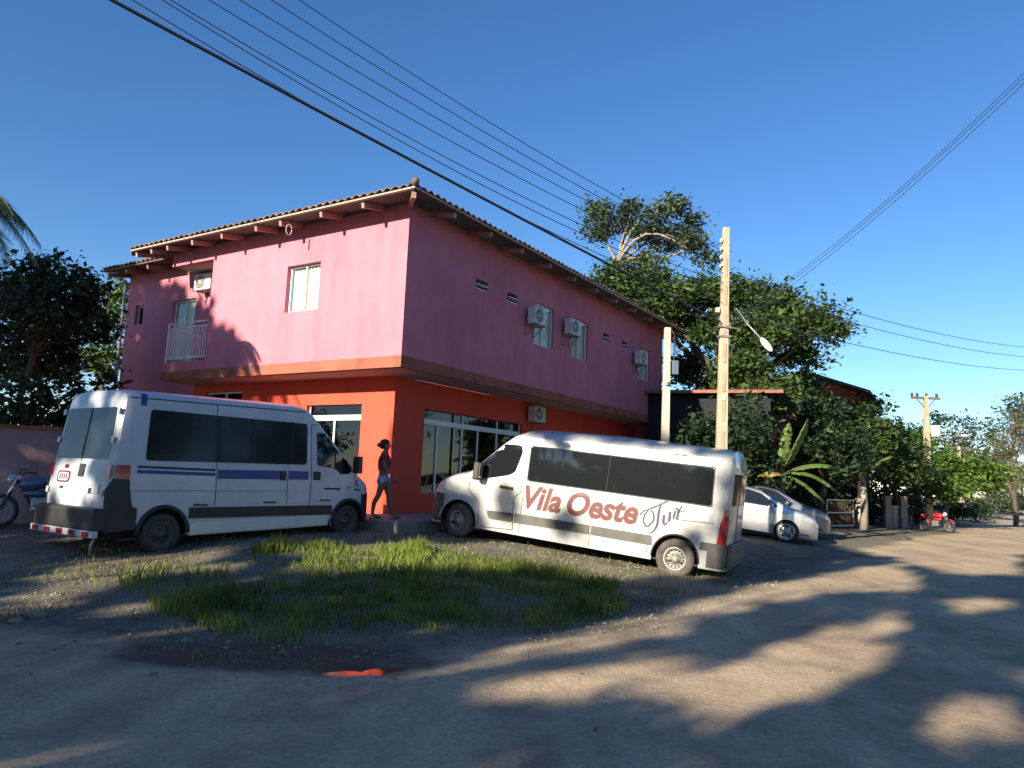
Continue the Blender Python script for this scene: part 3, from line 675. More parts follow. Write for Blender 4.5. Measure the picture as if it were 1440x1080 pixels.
def wheel(parent, x, y, side, r=.34, w=.21, steer=0., rimr=.215, style='steel', tyre='tyre', rimmat='rim'):
    mb = MB(); h = w/2
    mb.lathe([(rimr-.01, -h*.8), (rimr+.02, -h), (r-.05, -h*1.04), (r-.015, -h*.82), (r, -h*.55), (r+.002, 0), (r, h*.55), (r-.015, h*.82), (r-.05, h*1.04), (rimr+.02, h), (rimr-.01, h*.8)], 40, axis='y')
    t = mb.build('wheel', M[tyre], parent, smooth=True); t.location = (x, y-side*h, r); t.rotation_euler = (0, random.uniform(0, 1), steer)
    if side < 0: t.rotation_euler = (0, random.uniform(0, 1), steer)
    so_ = side
    mb = MB()
    mb.lathe([(rimr+.008, so_*h*.95), (rimr-.004, so_*h*1.0), (rimr-.02, so_*h*.9), (rimr-.035, so_*h*.45), (rimr*.62, so_*h*.35), (rimr*.55, so_*h*.6), (rimr*.32, so_*h*.62), (rimr*.30, so_*h*.9), (.0, so_*h*.92)], 40, axis='y')
    rm = mb.build('rim', M[rimmat], t, smooth=True)
    mb = MB(); nh = 14 if style == 'steel' else 5
    for k in range(nh):
        a = 2*PI*k/nh; c = (math.cos(a)*rimr*.74, so_*h*.405, math.sin(a)*rimr*.74)
        if style == 'steel': mb.lathe([(0, so_*.012), (.016, so_*.012), (.016, -so_*.01)], 8, c, 'y')
        else:
            R = Matrix.Rotation(-a, 3, 'Y'); mb.box((c[0], so_*h*.42, c[2]), (rimr*.52, .02, rimr*.36), R=R)
    for k in range(5): a = 2*PI*k/5; mb.lathe([(0, so_*.014), (.010, so_*.014), (.010, -so_*.01)], 6, (math.cos(a)*rimr*.42, so_*h*.64, math.sin(a)*rimr*.42), 'y')
    mb.build('rim_holes', M['gap'], rm)
    return t
def under(parent, B, yw=.72, z1=.8):
    mb = MB(); mb.box(((B.xr+B.xf)/2-.05, 0, (.28+z1)/2), (B.xf-B.xr-.35, yw*2, z1-.28))
    for c in (0, B.wb):
        for sd_ in (1, -1):
            n = 12
            for k in range(n):
                a0, a1 = PI*k/n, PI*(k+1)/n; r = B.ra+.01; W_ = B.Hw(c)-.03
                P = [(c+r*math.cos(a), y, B.zax+r*math.sin(a)) for a, y in ((a0, sd_*yw*.8), (a0, sd_*W_), (a1, sd_*W_), (a1, sd_*yw*.8))]; mb.quad(*P)
    mb.box(((B.xr+B.xf)/2, 0, .30), (B.xf-B.xr-.5, (B.Hw(B.wb/2)-.06)*2, .03))
    mb.build('underbody', M['gap'], parent)
def pose(t, Rw, Fw, side):
    """place the empty so the wheel contacts of the visible side stand on Rw, Fw"""
    Rw, Fw = Vector(Rw), Vector(Fw); X_ = (Fw-Rw).normalized(); Zv = Vector((0, 0, 1)); Y_ = Zv.cross(X_).normalized(); Zv = X_.cross(Y_)
    return Rw, X_, Y_, Zv
def set_pose(t, Rw, Fw, yoff, roll=0.):
    Rw, X_, Y_, Zv = pose(t, Rw, Fw, 1)
    if roll: R = Matrix.Rotation(roll, 3, X_); Y_ = R @ Y_; Zv = R @ Zv
    o = Rw-Y_*yoff
    t.matrix_world = Matrix(((X_.x, Y_.x, Zv.x, o.x), (X_.y, Y_.y, Zv.y, o.y), (X_.z, Y_.z, Zv.z, o.z), (0, 0, 0, 1)))
def text_on(B, body, x0, z0, size, side, m, parent, name, shear=.3, offs=.012, width=None, rise=0.):
    cu = bpy.data.curves.new('t', 'FONT'); cu.body = body; cu.size = size; cu.shear = shear; cu.offset = offs; cu.space_word = .62; cu.fill_mode = 'FRONT'; cu.resolution_u = 4
    ob = bpy.data.objects.new('t', cu); COL.objects.link(ob); dg = bpy.context.evaluated_depsgraph_get(); me = bpy.data.meshes.new_from_object(ob.evaluated_get(dg)); bpy.data.objects.remove(ob)
    xs = [v.co.x for v in me.vertices]; sc = (width/(max(xs)-min(xs))) if width else 1
    bm_v = [(v.co.x*sc, v.co.y) for v in me.vertices]; fs = [tuple(p.vertices) for p in me.polygons]; mb = MB()
    for u, w in bm_v:
        x = x0-side*u; z = z0+w+rise*u; mb.v.append((B.lx(x, z), side*(B.Y(x, z)+.004), z))
    mb.f = fs; return mb.build(name, m, parent)
# ---- silver-white passenger van with lettering (right)
VB = Body(top=[(-.88, 2.36), (-.82, 2.44), (-.6, 2.46), (1.4, 2.485), (2.9, 2.44), (3.25, 2.40), (3.5, 2.30), (3.7, 2.13), (4.32, 1.50), (4.42, 1.43), (4.8, 1.32), (5.1, 1.19), (5.25, 1.02), (5.33, .80), (5.35, .55)],
          hw=[(-.88, .94), (-.80, .985), (-.5, 1.02), (4.3, 1.02), (4.8, .98), (5.05, .90), (5.25, .74), (5.35, .60)], tumble=[(0, .975), (.5, 1), (1.25, 1), (2.1, .93), (2.5, .90)],
          xr=-.88, xf=5.35, wb=4.49, ra=.43, sill=lambda x: .27 if x < 4.9 else .24, sh=lambda x: float(np.interp(x, [3.2, 3.6, 4.3, 5.0, 5.3], [.24, .20, .16, .20, .25])), zax=.36)
v1 = thing('passenger_van', 'white van with red Vila Oeste lettering parked nose towards the pink building', 'van')
b1 = VB.shell('body', M['white'], v1)
VB.patch(rnd([(3.07, 2.05), (3.05, 1.37), (-.55, 1.39), (-.53, 2.07)], .05), 1, .006, 'side_window', M['tint'], v1)
VB.patch(rnd([(3.07, 2.05), (3.05, 1.37), (-.55, 1.39), (-.53, 2.07)], .05), -1, .006, 'side_window', M['tint'], v1)
for xx in (1.42,): VB.line([(xx, 1.39), (xx, 2.05)], 1, .012, 'window_joint', M['gap'], v1, off=.0085)
dp = rnd([(4.24, 1.27), (4.10, 1.66), (3.82, 1.98), (3.62, 2.03), (3.29, 2.05), (3.24, 1.92), (3.34, 1.50), (3.46, 1.42), (3.95, 1.29)], .05)
for sd_ in (1, -1):
    VB.patch(dp, sd_, .005, 'door_window', M['tint'], v1)
    VB.line([(3.20, 2.10), (3.14, 1.6), (3.16, 1.12), (3.30, .98), (3.24, .36), (4.10, .30)], sd_, .014, 'door_gap', M['gap'], v1)
    VB.line([(3.20, 2.10), (3.45, 2.12), (3.85, 2.06), (4.32, 1.38), (4.32, 1.0), (4.05, .8), (4.02, .33)], sd_, .012, 'door_gap', M['gap'], v1)
    VB.patch(rnd([(3.86, .66), (3.27, .68), (3.27, .51), (3.78, .50)], .05), sd_, .018, 'door_moulding', M['grey'], v1)
    VB.patch([(3.23, .69), (1.66, .70), (1.66, .53), (3.23, .51)], sd_, .018, 'side_moulding', M['grey'], v1)
    VB.patch([(1.62, .70), (.46, .70), (.44, .53), (1.62, .53)], sd_, .018, 'side_moulding', M['grey'], v1)
    VB.patch([(-.44, .74), (-.60, .74), (-.60, .60), (-.42, .60)], sd_, .018, 'side_moulding', M['grey'], v1)
    VB.patch([(-.885, .74), (-.56, .74), (-.56, .31), (-.885, .31)], sd_, .02, 'rear_bumper', M['grey'], v1)
    VB.patch([(-.70, .70), (-.865, .70), (-.875, 1.15), (-.86, 1.36), (-.80, 1.36), (-.74, 1.1)], sd_, .012, 'tail_light', M['lamp_red'], v1)
    VB.patch([(3.62, 1.20), (3.34, 1.19), (3.34, 1.13), (3.62, 1.14)], sd_, .03, 'door_handle', M['black'], v1)
    VB.line([(.04, 1.06), (-.62, 1.09)], sd_, .012, 'body_seam', M['gap'], v1)
    VB.line([(3.10, 1.30), (3.10, .30)], sd_, .010, 'body_seam', M['gap'], v1)
    VB.line([(1.64, 1.36), (1.64, .28)], sd_, .008, 'body_seam', M['gap'], v1)
    VB.line([(.52, 1.36), (.52, .30)], sd_, .008, 'body_seam', M['gap'], v1)
    VB.patch([(.22, 2.25), (-.02, 2.25), (-.02, 2.22), (.22, 2.22)], sd_, .012, 'side_repeater', M['grey'], v1)
    VB.patch([(5.29, .86), (4.90, .84), (4.90, .30), (5.33, .26), (5.345, .6)], sd_, .012, 'front_bumper', M['grey'], v1)
    VB.patch(rnd([(5.26, .92), (4.98, 1.02), (4.93, 1.13), (5.02, 1.20), (5.12, 1.14), (5.22, 1.03)], .03), sd_, .012, 'headlight', M['lamp_clear'], v1)
    mb = MB(); mb.box((4.08, sd_*1.20, 1.42), (.14, .20, .36)); mb.box((4.18, sd_*1.03, 1.32), (.08, .22, .06)); o = mb.build('mirror', M['black'], v1, bevel=.03)
    MB().box((4.005, sd_*1.20, 1.44), (.006, .16, .29)).build('mirror_glass', M['chrome'], o)
    for x, y, st in ((0, sd_*1.0, 0.), (4.49, sd_*1.0, math.radians(-18))): wheel(v1, x, y, sd_, r=.355, steer=st, w=.225, rimr=.20)
    for xw in (0, 4.49):
        mb = MB(); mb.tube([(xw+(VB.ra+.0)*math.cos(a), sd_*(VB.Hw(xw)+.005), VB.zax+(VB.ra+.0)*math.sin(a)) for a in [PI*k/16*1.02-.03 for k in range(17)]], .018, n=5); mb.build('wheel_arch_lip', M['gap'] if xw == 0 else M['white'], v1, smooth=True)
VB.patch([(.12, .66), (.0, .66), (.0, .60), (.12, .60)], 1, .02, 'side_reflector', M['lamp_red'], v1) if False else None
VB.topstrip(3.62, 4.30, -.84, .84, .006, 'windscreen', M['tint'], v1)
mb = MB(); mb.box((5.352, 0, .92), (.03, .9, .16)); mb.build('grille', M['black'], v1, bevel=.01)
MB().box((5.36, 0, .50), (.05, 1.15, .42)).build('front_bumper_centre', M['grey'], v1, bevel=.02)
MB().box((-.91, 0, .53), (.10, 1.75, .42)).build('rear_step', M['grey'], v1, bevel=.02)
mb = MB()
for y in (-.44, .44): mb.box((-.889, y, 1.72), (.012, .72, .58))
mb.build('rear_window', M['tint'], v1, bevel=.02)
MB().box((-.886, 0, 1.5), (.006, .012, 1.7)).build('door_gap', M['gap'], v1)
under(v1, VB)
text_on(VB, 'Vila Oeste', 3.14, .84, .61, 1, M['redvinyl'], v1, 'lettering', shear=.22, offs=.021, width=2.33, rise=.012)
# script word drawn as brush strokes
def script(B, strokes, m, parent):
    mb = MB()
    for st in strokes:
        P = [np.array(p[:2], float) for p in st]; w = [p[2] for p in st]; Q = []; Wd = []
        for i in range(len(P)-1):
            p0, p1, p2, p3 = P[max(i-1, 0)], P[i], P[i+1], P[min(i+2, len(P)-1)]
            for t in np.linspace(0, 1, 7)[:-1]:
                Q.append(.5*((2*p1)+(p2-p0)*t+(2*p0-5*p1+4*p2-p3)*t*t+(3*p1-p0-3*p2+p3)*t**3)); Wd.append(w[i]*(1-t)+w[i+1]*t)
        Q.append(P[-1]); Wd.append(w[-1]); i0 = len(mb.v)
        for i, q in enumerate(Q):
            d = Q[min(i+1, len(Q)-1)]-Q[max(i-1, 0)]; d = d/(np.linalg.norm(d)+1e-9); nn = np.array([-d[1], d[0]])*Wd[i]/2
            for g_ in (q-nn, q+nn):
                x = .72-(g_[0]-480)*.00319; z = 1.09+.00051*(g_[0]-480)-.00319*(g_[1]-640)
                mb.v.append((B.lx(x, z), B.Y(x, z)+.005, z))
        for i in range(len(Q)-1): a = i0+2*i; mb.f.append((a, a+1, a+3, a+2))
    return mb.build('script_lettering', m, parent)
SC = lambda *P: [(440+x/3.858, 540+y/3.858, w/3.858) for x, y, w in P]
for sd_ in (1, -1):
    VB.line([(4.2, .98), (3.3, .93), (2.0, .93), (-.6, .95)], sd_, .010, 'body_crease', M['acwhite'], v1, off=.0015)
    sl = [(3.08, 2.06), (3.06, 1.36), (-.56, 1.38), (-.54, 2.08), (3.08, 2.06)]; VB.line(sl, sd_, .022, 'window_seal', M['black'], v1, off=.004)
    VB.line([(4.29, .22), (3.2, .20), (.5, .22)], sd_, .02, 'sill_edge', M['gap'], v1, off=-.01) if False else None
script(VB, [SC((165, 445, 40), (230, 370, 30), (330, 330, 28), (450, 280, 40), (600, 212, 55), (770, 140, 60)), SC((612, 215, 45), (578, 350, 52), (575, 520, 58), (568, 680, 60), (500, 810, 38), (420, 862, 16)),
            SC((345, 350, 26), (275, 430, 36), (255, 570, 34), (305, 675, 34), (360, 700, 34), (450, 620, 38), (485, 520, 40), (455, 410, 38), (395, 340, 22)),
            SC((705, 450, 60), (700, 590, 60), (740, 668, 40), (795, 600, 22)), SC((820, 375, 62), (828, 500, 62), (822, 602, 58)), SC((935, 365, 52), (922, 460, 52), (912, 545, 46)),
            SC((925, 350, 20), (965, 312, 46), (1002, 365, 60), (990, 545, 58)), SC((1012, 385, 30), (1050, 300, 50), (1072, 240, 44)), SC((1030, 388, 26), (1115, 375, 24), (1148, 312, 18))], M['navy'], v1)
set_pose(v1, (3.03, 13.91, -.05), (-1.04, 15.75, .38), 1.02)
# ---- white and blue minibus (left)
def zf(x, z): return z+.04*x
DB_ = Body(top=[(-.90, 2.50), (-.84, 2.58), (-.6, 2.61), (2.6, 2.61), (2.78, 2.58), (2.95, 2.48), (4.05, 1.40), (4.12, 1.345), (4.45, 1.20), (4.62, 1.06), (4.70, .85), (4.72, .55)],
           hw=[(-.90, .93), (-.82, .985), (-.5, 1.0), (3.7, 1.0), (4.1, .96), (4.4, .88), (4.62, .72), (4.72, .58)], tumble=[(0, .98), (.55, 1), (1.3, 1), (2.2, .925), (2.6, .90)],
           xr=-.90, xf=4.72, wb=3.85, ra=.42, sill=lambda x: .50 if x < 3.4 else .28, sh=lambda x: float(np.interp(x, [2.7, 3.0, 4.0, 4.5], [.16, .16, .14, .22])), n=2.8, lean=.22, zax=.35)
v2 = thing('minibus', 'white high roofed van with blue stripe and sooty rear glass parked at the left', 'van')
DB_.shell('body', M['white2'], v2)
for sd_ in (-1, 1):
    DB_.patch(rnd([(-.36, 2.29), (-.38, 1.49), (2.78, 1.45), (2.80, 2.22)], .07), sd_, .008, 'side_window', M['tint2'], v2)
    for xx, w in ((.92, .11), (1.60, .035), (2.45, .03)): DB_.line([(xx, 1.49), (xx, 2.24)], sd_, w, 'window_pillar', M['gap'], v2, off=.0105)
    dw = rnd([(3.02, 2.07), (3.40, 2.06), (3.52, 1.94), (3.92, 1.50), (3.92, 1.32), (3.80, 1.27), (3.62, 1.27), (3.48, 1.38), (3.03, 1.44)], .05)
    DB_.patch(dw, sd_, .006, 'door_window', M['tint'], v2); DB_.line([(3.50, 1.92), (3.46, 1.36)], sd_, .03, 'window_pillar', M['gap'], v2, off=.009)
    DB_.patch([(-.50, 1.415), (.87, 1.365), (.87, 1.325), (-.50, 1.375)], sd_, .004, 'blue_stripe', M['navy'], v2)
    DB_.patch([(-.50, 1.35), (.87, 1.30), (.87, 1.245), (-.50, 1.295)], sd_, .004, 'blue_stripe', M['blue'], v2)
    DB_.patch([(.91, 1.355), (2.31, 1.34), (2.31, 1.18), (.91, 1.20)], sd_, .004, 'blue_stripe', M['blue'], v2)
    DB_.patch([(2.37, 1.34), (2.82, 1.325), (2.82, 1.17), (2.37, 1.18)], sd_, .004, 'blue_stripe', M['blue'], v2)
    DB_.patch([(2.18, 1.33), (2.30, 1.33), (2.30, 1.16), (2.18, 1.17)], sd_, .02, 'sliding_handle', M['black'], v2)
    DB_.patch(rnd([(2.94, 1.33), (3.10, 1.32), (3.10, 1.16), (2.94, 1.17)], .02), sd_, .02, 'door_handle', M['black'], v2)
    DB_.patch([(-.60, 2.555), (-.46, 2.555), (-.46, 2.34), (-.58, 2.34)], sd_, .004, 'blue_square', M['blue'], v2)
    DB_.patch([(-.44, .76), (-.44, .60), (-.55, .60), (-.55, .76)], sd_, .02, 'lower_cladding', M['black'], v2)
    DB_.patch([(.43, .745), (.43, .57), (3.42, .50), (3.42, .68)], sd_, .02, 'lower_cladding', M['black'], v2)
    DB_.patch([(-.60, 1.20), (-.52, .80), (-.44, .76), (-.44, .45), (-.90, .42), (-.905, 1.05), (-.84, 1.22)], sd_, .012, 'rear_corner_cladding', M['black'], v2)
    DB_.patch([(-.62, 1.42), (-.60, 1.21), (-.84, 1.23), (-.84, 1.42)], sd_, .014, 'tail_light', M['lamp_red'], v2)
    DB_.line([(.89, 2.56), (.89, .76)], sd_, .014, 'body_seam', M['gap'], v2); DB_.line([(2.35, 1.44), (2.35, .72)], sd_, .012, 'body_seam', M['gap'], v2)
    DB_.line([(2.90, 2.22), (2.88, .60)], sd_, .014, 'door_gap', M['gap'], v2)
    DB_.line([(2.90, 2.22), (3.45, 2.20), (4.02, 1.45), (4.02, .98)], sd_, .012, 'door_gap', M['gap'], v2)
    DB_.line([(-.55, 1.03), (2.34, .97)], sd_, .009, 'body_crease', M['gap'], v2, off=.001); DB_.line([(-.80, 2.455), (2.75, 2.44)], sd_, .018, 'roof_gutter', M['gap'], v2)
    for xx in (.5, 1.85, 3.12): DB_.patch([(xx, .80), (xx+.26, .79), (xx+.26, .755), (xx, .765)], sd_, .012, 'side_marker', M['grey'], v2)
    DB_.patch([(3.22, 1.02), (3.62, 1.00), (3.62, .965), (3.22, .985)], sd_, .006, 'badge', M['gap'], v2)
    DB_.patch([(3.80, 1.02), (3.92, 1.015), (3.92, .99), (3.80, .995)], sd_, .006, 'badge', M['grey'], v2)
    DB_.patch([(4.02, .98), (4.20, .97), (4.20, .94), (4.02, .95)], sd_, .006, 'badge', M['gap'], v2)
    DB_.patch([(4.05, 1.16), (4.10, 1.15), (4.12, 1.02), (4.07, 1.02)], sd_, .006, 'emblem', M['blue'], v2)
    DB_.patch([(4.70, .88), (4.27, .86), (4.27, .30), (4.71, .26), (4.72, .6)], sd_, .012, 'front_bumper', M['black'], v2)
    DB_.patch(rnd([(4.65, .92), (4.42, 1.0), (4.40, 1.10), (4.56, 1.08)], .03), sd_, .012, 'headlight', M['lamp_clear'], v2)
    mb = MB(); mb.box((3.92, sd_*1.15, 1.46), (.12, .18, .34)); mb.box((3.98, sd_*1.02, 1.34), (.06, .16, .05)); mb.build('mirror', M['black'], v2, bevel=.03)
    mb = MB(); mb.box((1.9, sd_*.93, .40), (2.9, .16, .22)); mb.build('side_step', M['acwhite'], v2, bevel=.03)
    for x in (0, 3.85): wheel(v2, x, sd_*.98, sd_, r=.345, w=.22, rimr=.19, tyre='black', rimmat='grey')
    for xw in (0, 3.85):
        mb = MB(); mb.tube([(xw+DB_.ra*math.cos(a), sd_*1.005, DB_.zax+DB_.ra*math.sin(a)) for a in [PI*k/16 for k in range(17)]], .035, n=6); mb.build('wheel_arch_lip', M['black'], v2, smooth=True)
DB_.topstrip(3.02, 4.0, -.82, .82, .006, 'windscreen', M['tint'], v2)
# rear face parts: rear plane leans; helper maps (y,z)
def rear_patch(poly, name, m, off=.006, th=.02, par=v2):
    mb = MB(); n = len(poly)
    for d in (0, 1):
        for y, z in poly: mb.v.append((DB_.lx(DB_.xr, z)-off+d*th, y, z))
    mb.f = [tuple(range(n)), tuple(range(2*n-1, n-1, -1))]+[(k, n+k, n+(k+1) % n, (k+1) % n) for k in range(n)]; return mb.build(name, m, par)
rear_patch(rnd([(-.76, 2.30), (.76, 2.30), (.82, 1.50), (-.82, 1.50)], .06), 'rear_window', M['tint2'])
rear_patch([(-.022, 2.30), (.022, 2.30), (.022, 1.50), (-.022, 1.50)], 'window_pillar', M['gap'], .010)
for y in (-.90, .90): rear_patch([(y-.06, 1.42), (y+.05, 1.42), (y+.05, 1.22), (y-.06, 1.22)], 'tail_light', M['lamp_red'], .01)
rear_patch([(-.008, 1.50), (.008, 1.50), (.008, .78), (-.008, .78)], 'door_gap', M['gap'], .004)
rear_patch([(-.18, 1.42), (.0, 1.42), (.0, 1.22), (-.18, 1.22)], 'licence_recess', M['black'], .012)
rear_patch(rnd([(-.75, 1.12), (-.35, 1.12), (-.35, .98), (-.75, .98)], .02), 'moulding', M['white2'], .02)
rear_patch([(-.55, 1.06), (-.46, 1.06), (-.46, .98), (-.55, .98)], 'rear_handle', M['black'], .025)
o = rear_patch(rnd([(.24, 1.30), (.66, 1.30), (.66, 1.12), (.24, 1.12)], .09), 'red_sticker', M['redvinyl'], .008)
rear_patch(rnd([(.28, 1.275), (.62, 1.275), (.62, 1.145), (.28, 1.145)], .06), 'sticker_field', M['white2'], .010, par=o)
for k in range(4): rear_patch([(.33+.07*k, 1.25), (.37+.07*k, 1.25), (.365+.07*k, 1.17), (.325+.07*k, 1.17)], 'sticker_mark', M['redvinyl'], .012, par=o)
rear_patch(rnd([(.36, 1.40), (.48, 1.40), (.48, 1.34), (.36, 1.34)], .02), 'sticker', M['redvinyl'], .008); rear_patch([(.40, 1.06), (.50, 1.06), (.50, 1.02), (.40, 1.02)], 'sticker', M['gap'], .008)
for y in (-.86, .86):
    for z in (1.75, 2.2, .95): rear_patch([(y-.03, z), (y+.04, z), (y+.04, z+.09), (y-.03, z+.09)], 'hinge', M['white2'], .03)
MB().box((-.95, 0, .60), (.22, 1.92, .34)).build('rear_bumper', M['black'], v2, bevel=.04)
mb = MB(); mb.box((-1.03, 0, .40), (.10, 1.96, .10)); rb = mb.build('rear_guard', M['white2'], v2, bevel=.01)
for k in range(-2, 3): MB().box((-1.083, .40*k, .40), (.004, .20, .075)).build('red_reflector', M['lamp_red'], rb)
mb = MB(); mb.tube([(-.85, -.70, .42), (-.93, -.70, .22), (-.92, -.66, .10), (-.90, -.68, .0)], .022, n=6); mb.build('hanging_strap', M['bracket'], v2, smooth=True)
under(v2, DB_)
set_pose(v2, (-5.37, 12.03, .19), (-3.14, 15.16, .31), -1.0)
# ---- silver sedan and the grey car behind it
CB = Body(top=[(-.95, .80), (-.93, .98), (-.55, 1.02), (-.30, 1.06), (.25, 1.36), (.6, 1.455), (1.3, 1.48), (1.75, 1.43), (2.55, 1.06), (2.65, 1.02), (3.1, .93), (3.35, .82), (3.47, .66), (3.49, .45)],
          hw=[(-.95, .70), (-.8, .80), (-.4, .86), (2.6, .87), (3.0, .82), (3.3, .68), (3.42, .55), (3.49, .45)], tumble=[(0, .96), (.45, 1), (.85, .985), (1.0, .95), (1.5, .74)],
          xr=-.95, xf=3.49, wb=2.6, ra=.36, sill=lambda x: .20, sh=lambda x: float(np.interp(x, [-.9, -.4, 0, .5, 1.9, 2.5, 3.2], [.1, .10, .10, .10, .10, .07, .12])), zax=.31)
def make_car(label, paint):
    t = thing('parked_car', label, 'car', group='cars parked beyond the van')
    CB.shell('body', M[paint], t)
    for sd_ in (1, -1):
        CB.patch(rnd([(-.10, 1.02), (.30, 1.30), (.62, 1.385), (1.05, 1.40), (1.05, .98)], .04), sd_, .006, 'side_window', M['tint'], t)
        CB.patch(rnd([(1.12, .98), (1.12, 1.40), (1.40, 1.39), (1.78, 1.32), (2.28, 1.02), (2.25, .97)], .04), sd_, .006, 'side_window', M['tint'], t)
        CB.line([(1.08, 1.38), (1.08, .95), (1.02, .24)], sd_, .012, 'door_gap', M['gap'], t); CB.line([(2.28, 1.0), (2.20, .6), (2.16, .24)], sd_, .012, 'door_gap', M['gap'], t)
        CB.line([(2.2, .62), (.3, .66)], sd_, .008, 'body_crease', M['grey'], t); CB.patch([(1.32, .86), (1.14, .87), (1.14, .83), (1.32, .82)], sd_, .025, 'door_handle', M[paint], t)
        CB.patch(rnd([(3.40, .64), (3.10, .70), (2.98, .80), (3.2, .82), (3.34, .76)], .03), sd_, .010, 'headlight', M['lamp_clear'], t)
        CB.patch([(-.93, .92), (-.70, .94), (-.68, .76), (-.93, .74)], sd_, .010, 'tail_light', M['lamp_red'], t)
        mb = MB(); mb.ell((2.10, sd_*.98, 1.02), (.07, .12, .08)); mb.build('mirror', M[paint], t, smooth=True)
        for x in (0, 2.6): wheel(t, x, sd_*.86, sd_, r=.315, w=.19, rimr=.22, style='alloy', tyre='black', rimmat='alloy')
    CB.topstrip(1.80, 2.52, -.58, .58, .008, 'windscreen', M['tint'], t, inset=-.10)
    mb = MB(); mb.box((3.495, 0, .52), (.03, .55, .10)); mb.build('grille', M['black'], t)
    under(t, CB, yw=.55, z1=.6); return t
car1 = make_car('silver saloon car with alloy wheels seen past the rear of the lettered van', 'silver')
hd = math.radians(110); Fw = Vector((8.25, 22.57, .10)); ax_ = Vector((math.sin(hd), math.cos(hd), 0)); Rw_ = Fw-ax_*2.6; Rw_.z = Fw.z+.30
set_pose(car1, Rw_, Fw, -.86)
car2 = make_car('grey car parked just behind the silver saloon, only its nose showing', 'slate')
Fw2 = Fw+Vector((1.35, 2.3, .06)); Rw2 = Fw2-ax_*2.6; Rw2.z = Fw2.z+.25; set_pose(car2, Rw2, Fw2, -.86)
# ---- motorcycles
def make_moto(label, body, loc, rz):
    t = thing('motorcycle', label, 'motorcycle', loc, rz)
    for x in (-.63, .63):
        mb = MB(); mb.lathe([(.22, -.035), (.25, -.05), (.285, -.045), (.30, 0), (.285, .045), (.25, .05), (.22, .035)], 28, axis='y'); w = mb.build('wheel', M['black'], t, smooth=True); w.location = (x, 0, .30)
        mb = MB(); mb.lathe([(.235, -.02), (.21, -.02), (.21, .02), (.235, .02)], 24, axis='y'); mb.lathe([(.0, -.05), (.05, -.05), (.05, .05), (0, .05)], 12, axis='y')
        for k in range(6): a = PI*k/6; mb.tube([(-.21*math.cos(a), 0, -.21*math.sin(a)), (.21*math.cos(a), 0, .21*math.sin(a))], .009, n=4)
        mb.build('rim', M['bracket'], w)
    mb = MB()
    for s in (-.06, .06): mb.tube([(.63, s, .30), (.45, s, .80), (.40, s, .95)], .022, n=6)
    mb.build('fork', M['chrome'], t, smooth=True)
    mb = MB(); mb.tube([(.40, -.06, .95), (.34, -.22, 1.03), (.22, -.36, 1.02)], .014, n=6); mb.tube([(.40, .06, .95), (.34, .22, 1.03), (.22, .36, 1.02)], .014, n=6); mb.tube([(.40, -.06, .95), (.40, .06, .95)], .014, n=6); mb.build('handlebar', M['black'], t, smooth=True)
    mb = MB(); mb.ell((.16, 0, .80), (.26, .13, .12), R=Matrix.Rotation(.12, 3, 'Y')); mb.build('fuel_tank', M[body], t, smooth=True)
    mb = MB(); mb.ell((-.28, 0, .77), (.36, .12, .055), R=Matrix.Rotation(.08, 3, 'Y')); mb.build('seat', M['black'], t, smooth=True)
    mb = MB(); mb.ell((-.55, 0, .72), (.20, .09, .07), R=Matrix.Rotation(.35, 3, 'Y')); mb.build('tail_fairing', M[body], t, smooth=True); mb = MB(); mb.ell((.10, 0, .62), (.22, .11, .07)); mb.build('side_fairing', M[body], t, smooth=True)
    mb = MB(); mb.tube([(.40, 0, .85), (.15, 0, .38), (-.20, 0, .34), (-.30, 0, .68)], .03, n=6); mb.tube([(-.20, 0, .36), (-.63, .08, .30)], .025, n=6); mb.build('frame', M['black'], t, smooth=True)
    mb = MB(); mb.box((.0, 0, .42), (.30, .22, .26)); mb.build('engine', M['bracket'], t, bevel=.03)
    mb = MB(); mb.tube([(.12, .14, .38), (-.1, .16, .26), (-.70, .17, .36)], [.02, .03, .04], n=8); mb.build('exhaust', M['chrome'], t, smooth=True)
    mb = MB(); mb.ell((.50, 0, .86), (.09, .10, .10)); h = mb.build('headlight', M['lamp_clear'], t, smooth=True)
    for x, r in ((.63, .335), (-.63, .335)):
        mb = MB(); n = 10
        for k in range(n):
            a0, a1 = [PI*(.15+.55*q/n) for q in (k, k+1)]; mb.quad(*[(x+r*math.cos(a), y, .30+r*math.sin(a)) for a, y in ((a0, -.06), (a0, .06), (a1, .06), (a1, -.06))])
        o = mb.build('mudguard', M[body], t); md = o.modifiers.new('s', 'SOLIDIFY'); md.thickness = .006
    mb = MB(); mb.tube([(-.05, .1, .3), (-.12, .26, .01)], .012, n=5); mb.build('side_stand', M['black'], t)
    return t
p = G(1318, 748); m1 = make_moto('red and black motorcycle parked under the trees by the far pole', 'motored', (p[0], p[1], tz(p[0], p[1])), math.radians(-70)); m1.rotation_euler = (math.radians(8), 0, math.radians(-65))
px_, py_ = D(58, 700, 13.9)[:2]; m2 = make_moto('blue motorcycle standing in shade between the pink wall and the white van', 'motoblue', (px_, py_, tz(px_, py_)), math.radians(-75)); m2.rotation_euler = (math.radians(6), 0, math.radians(200))
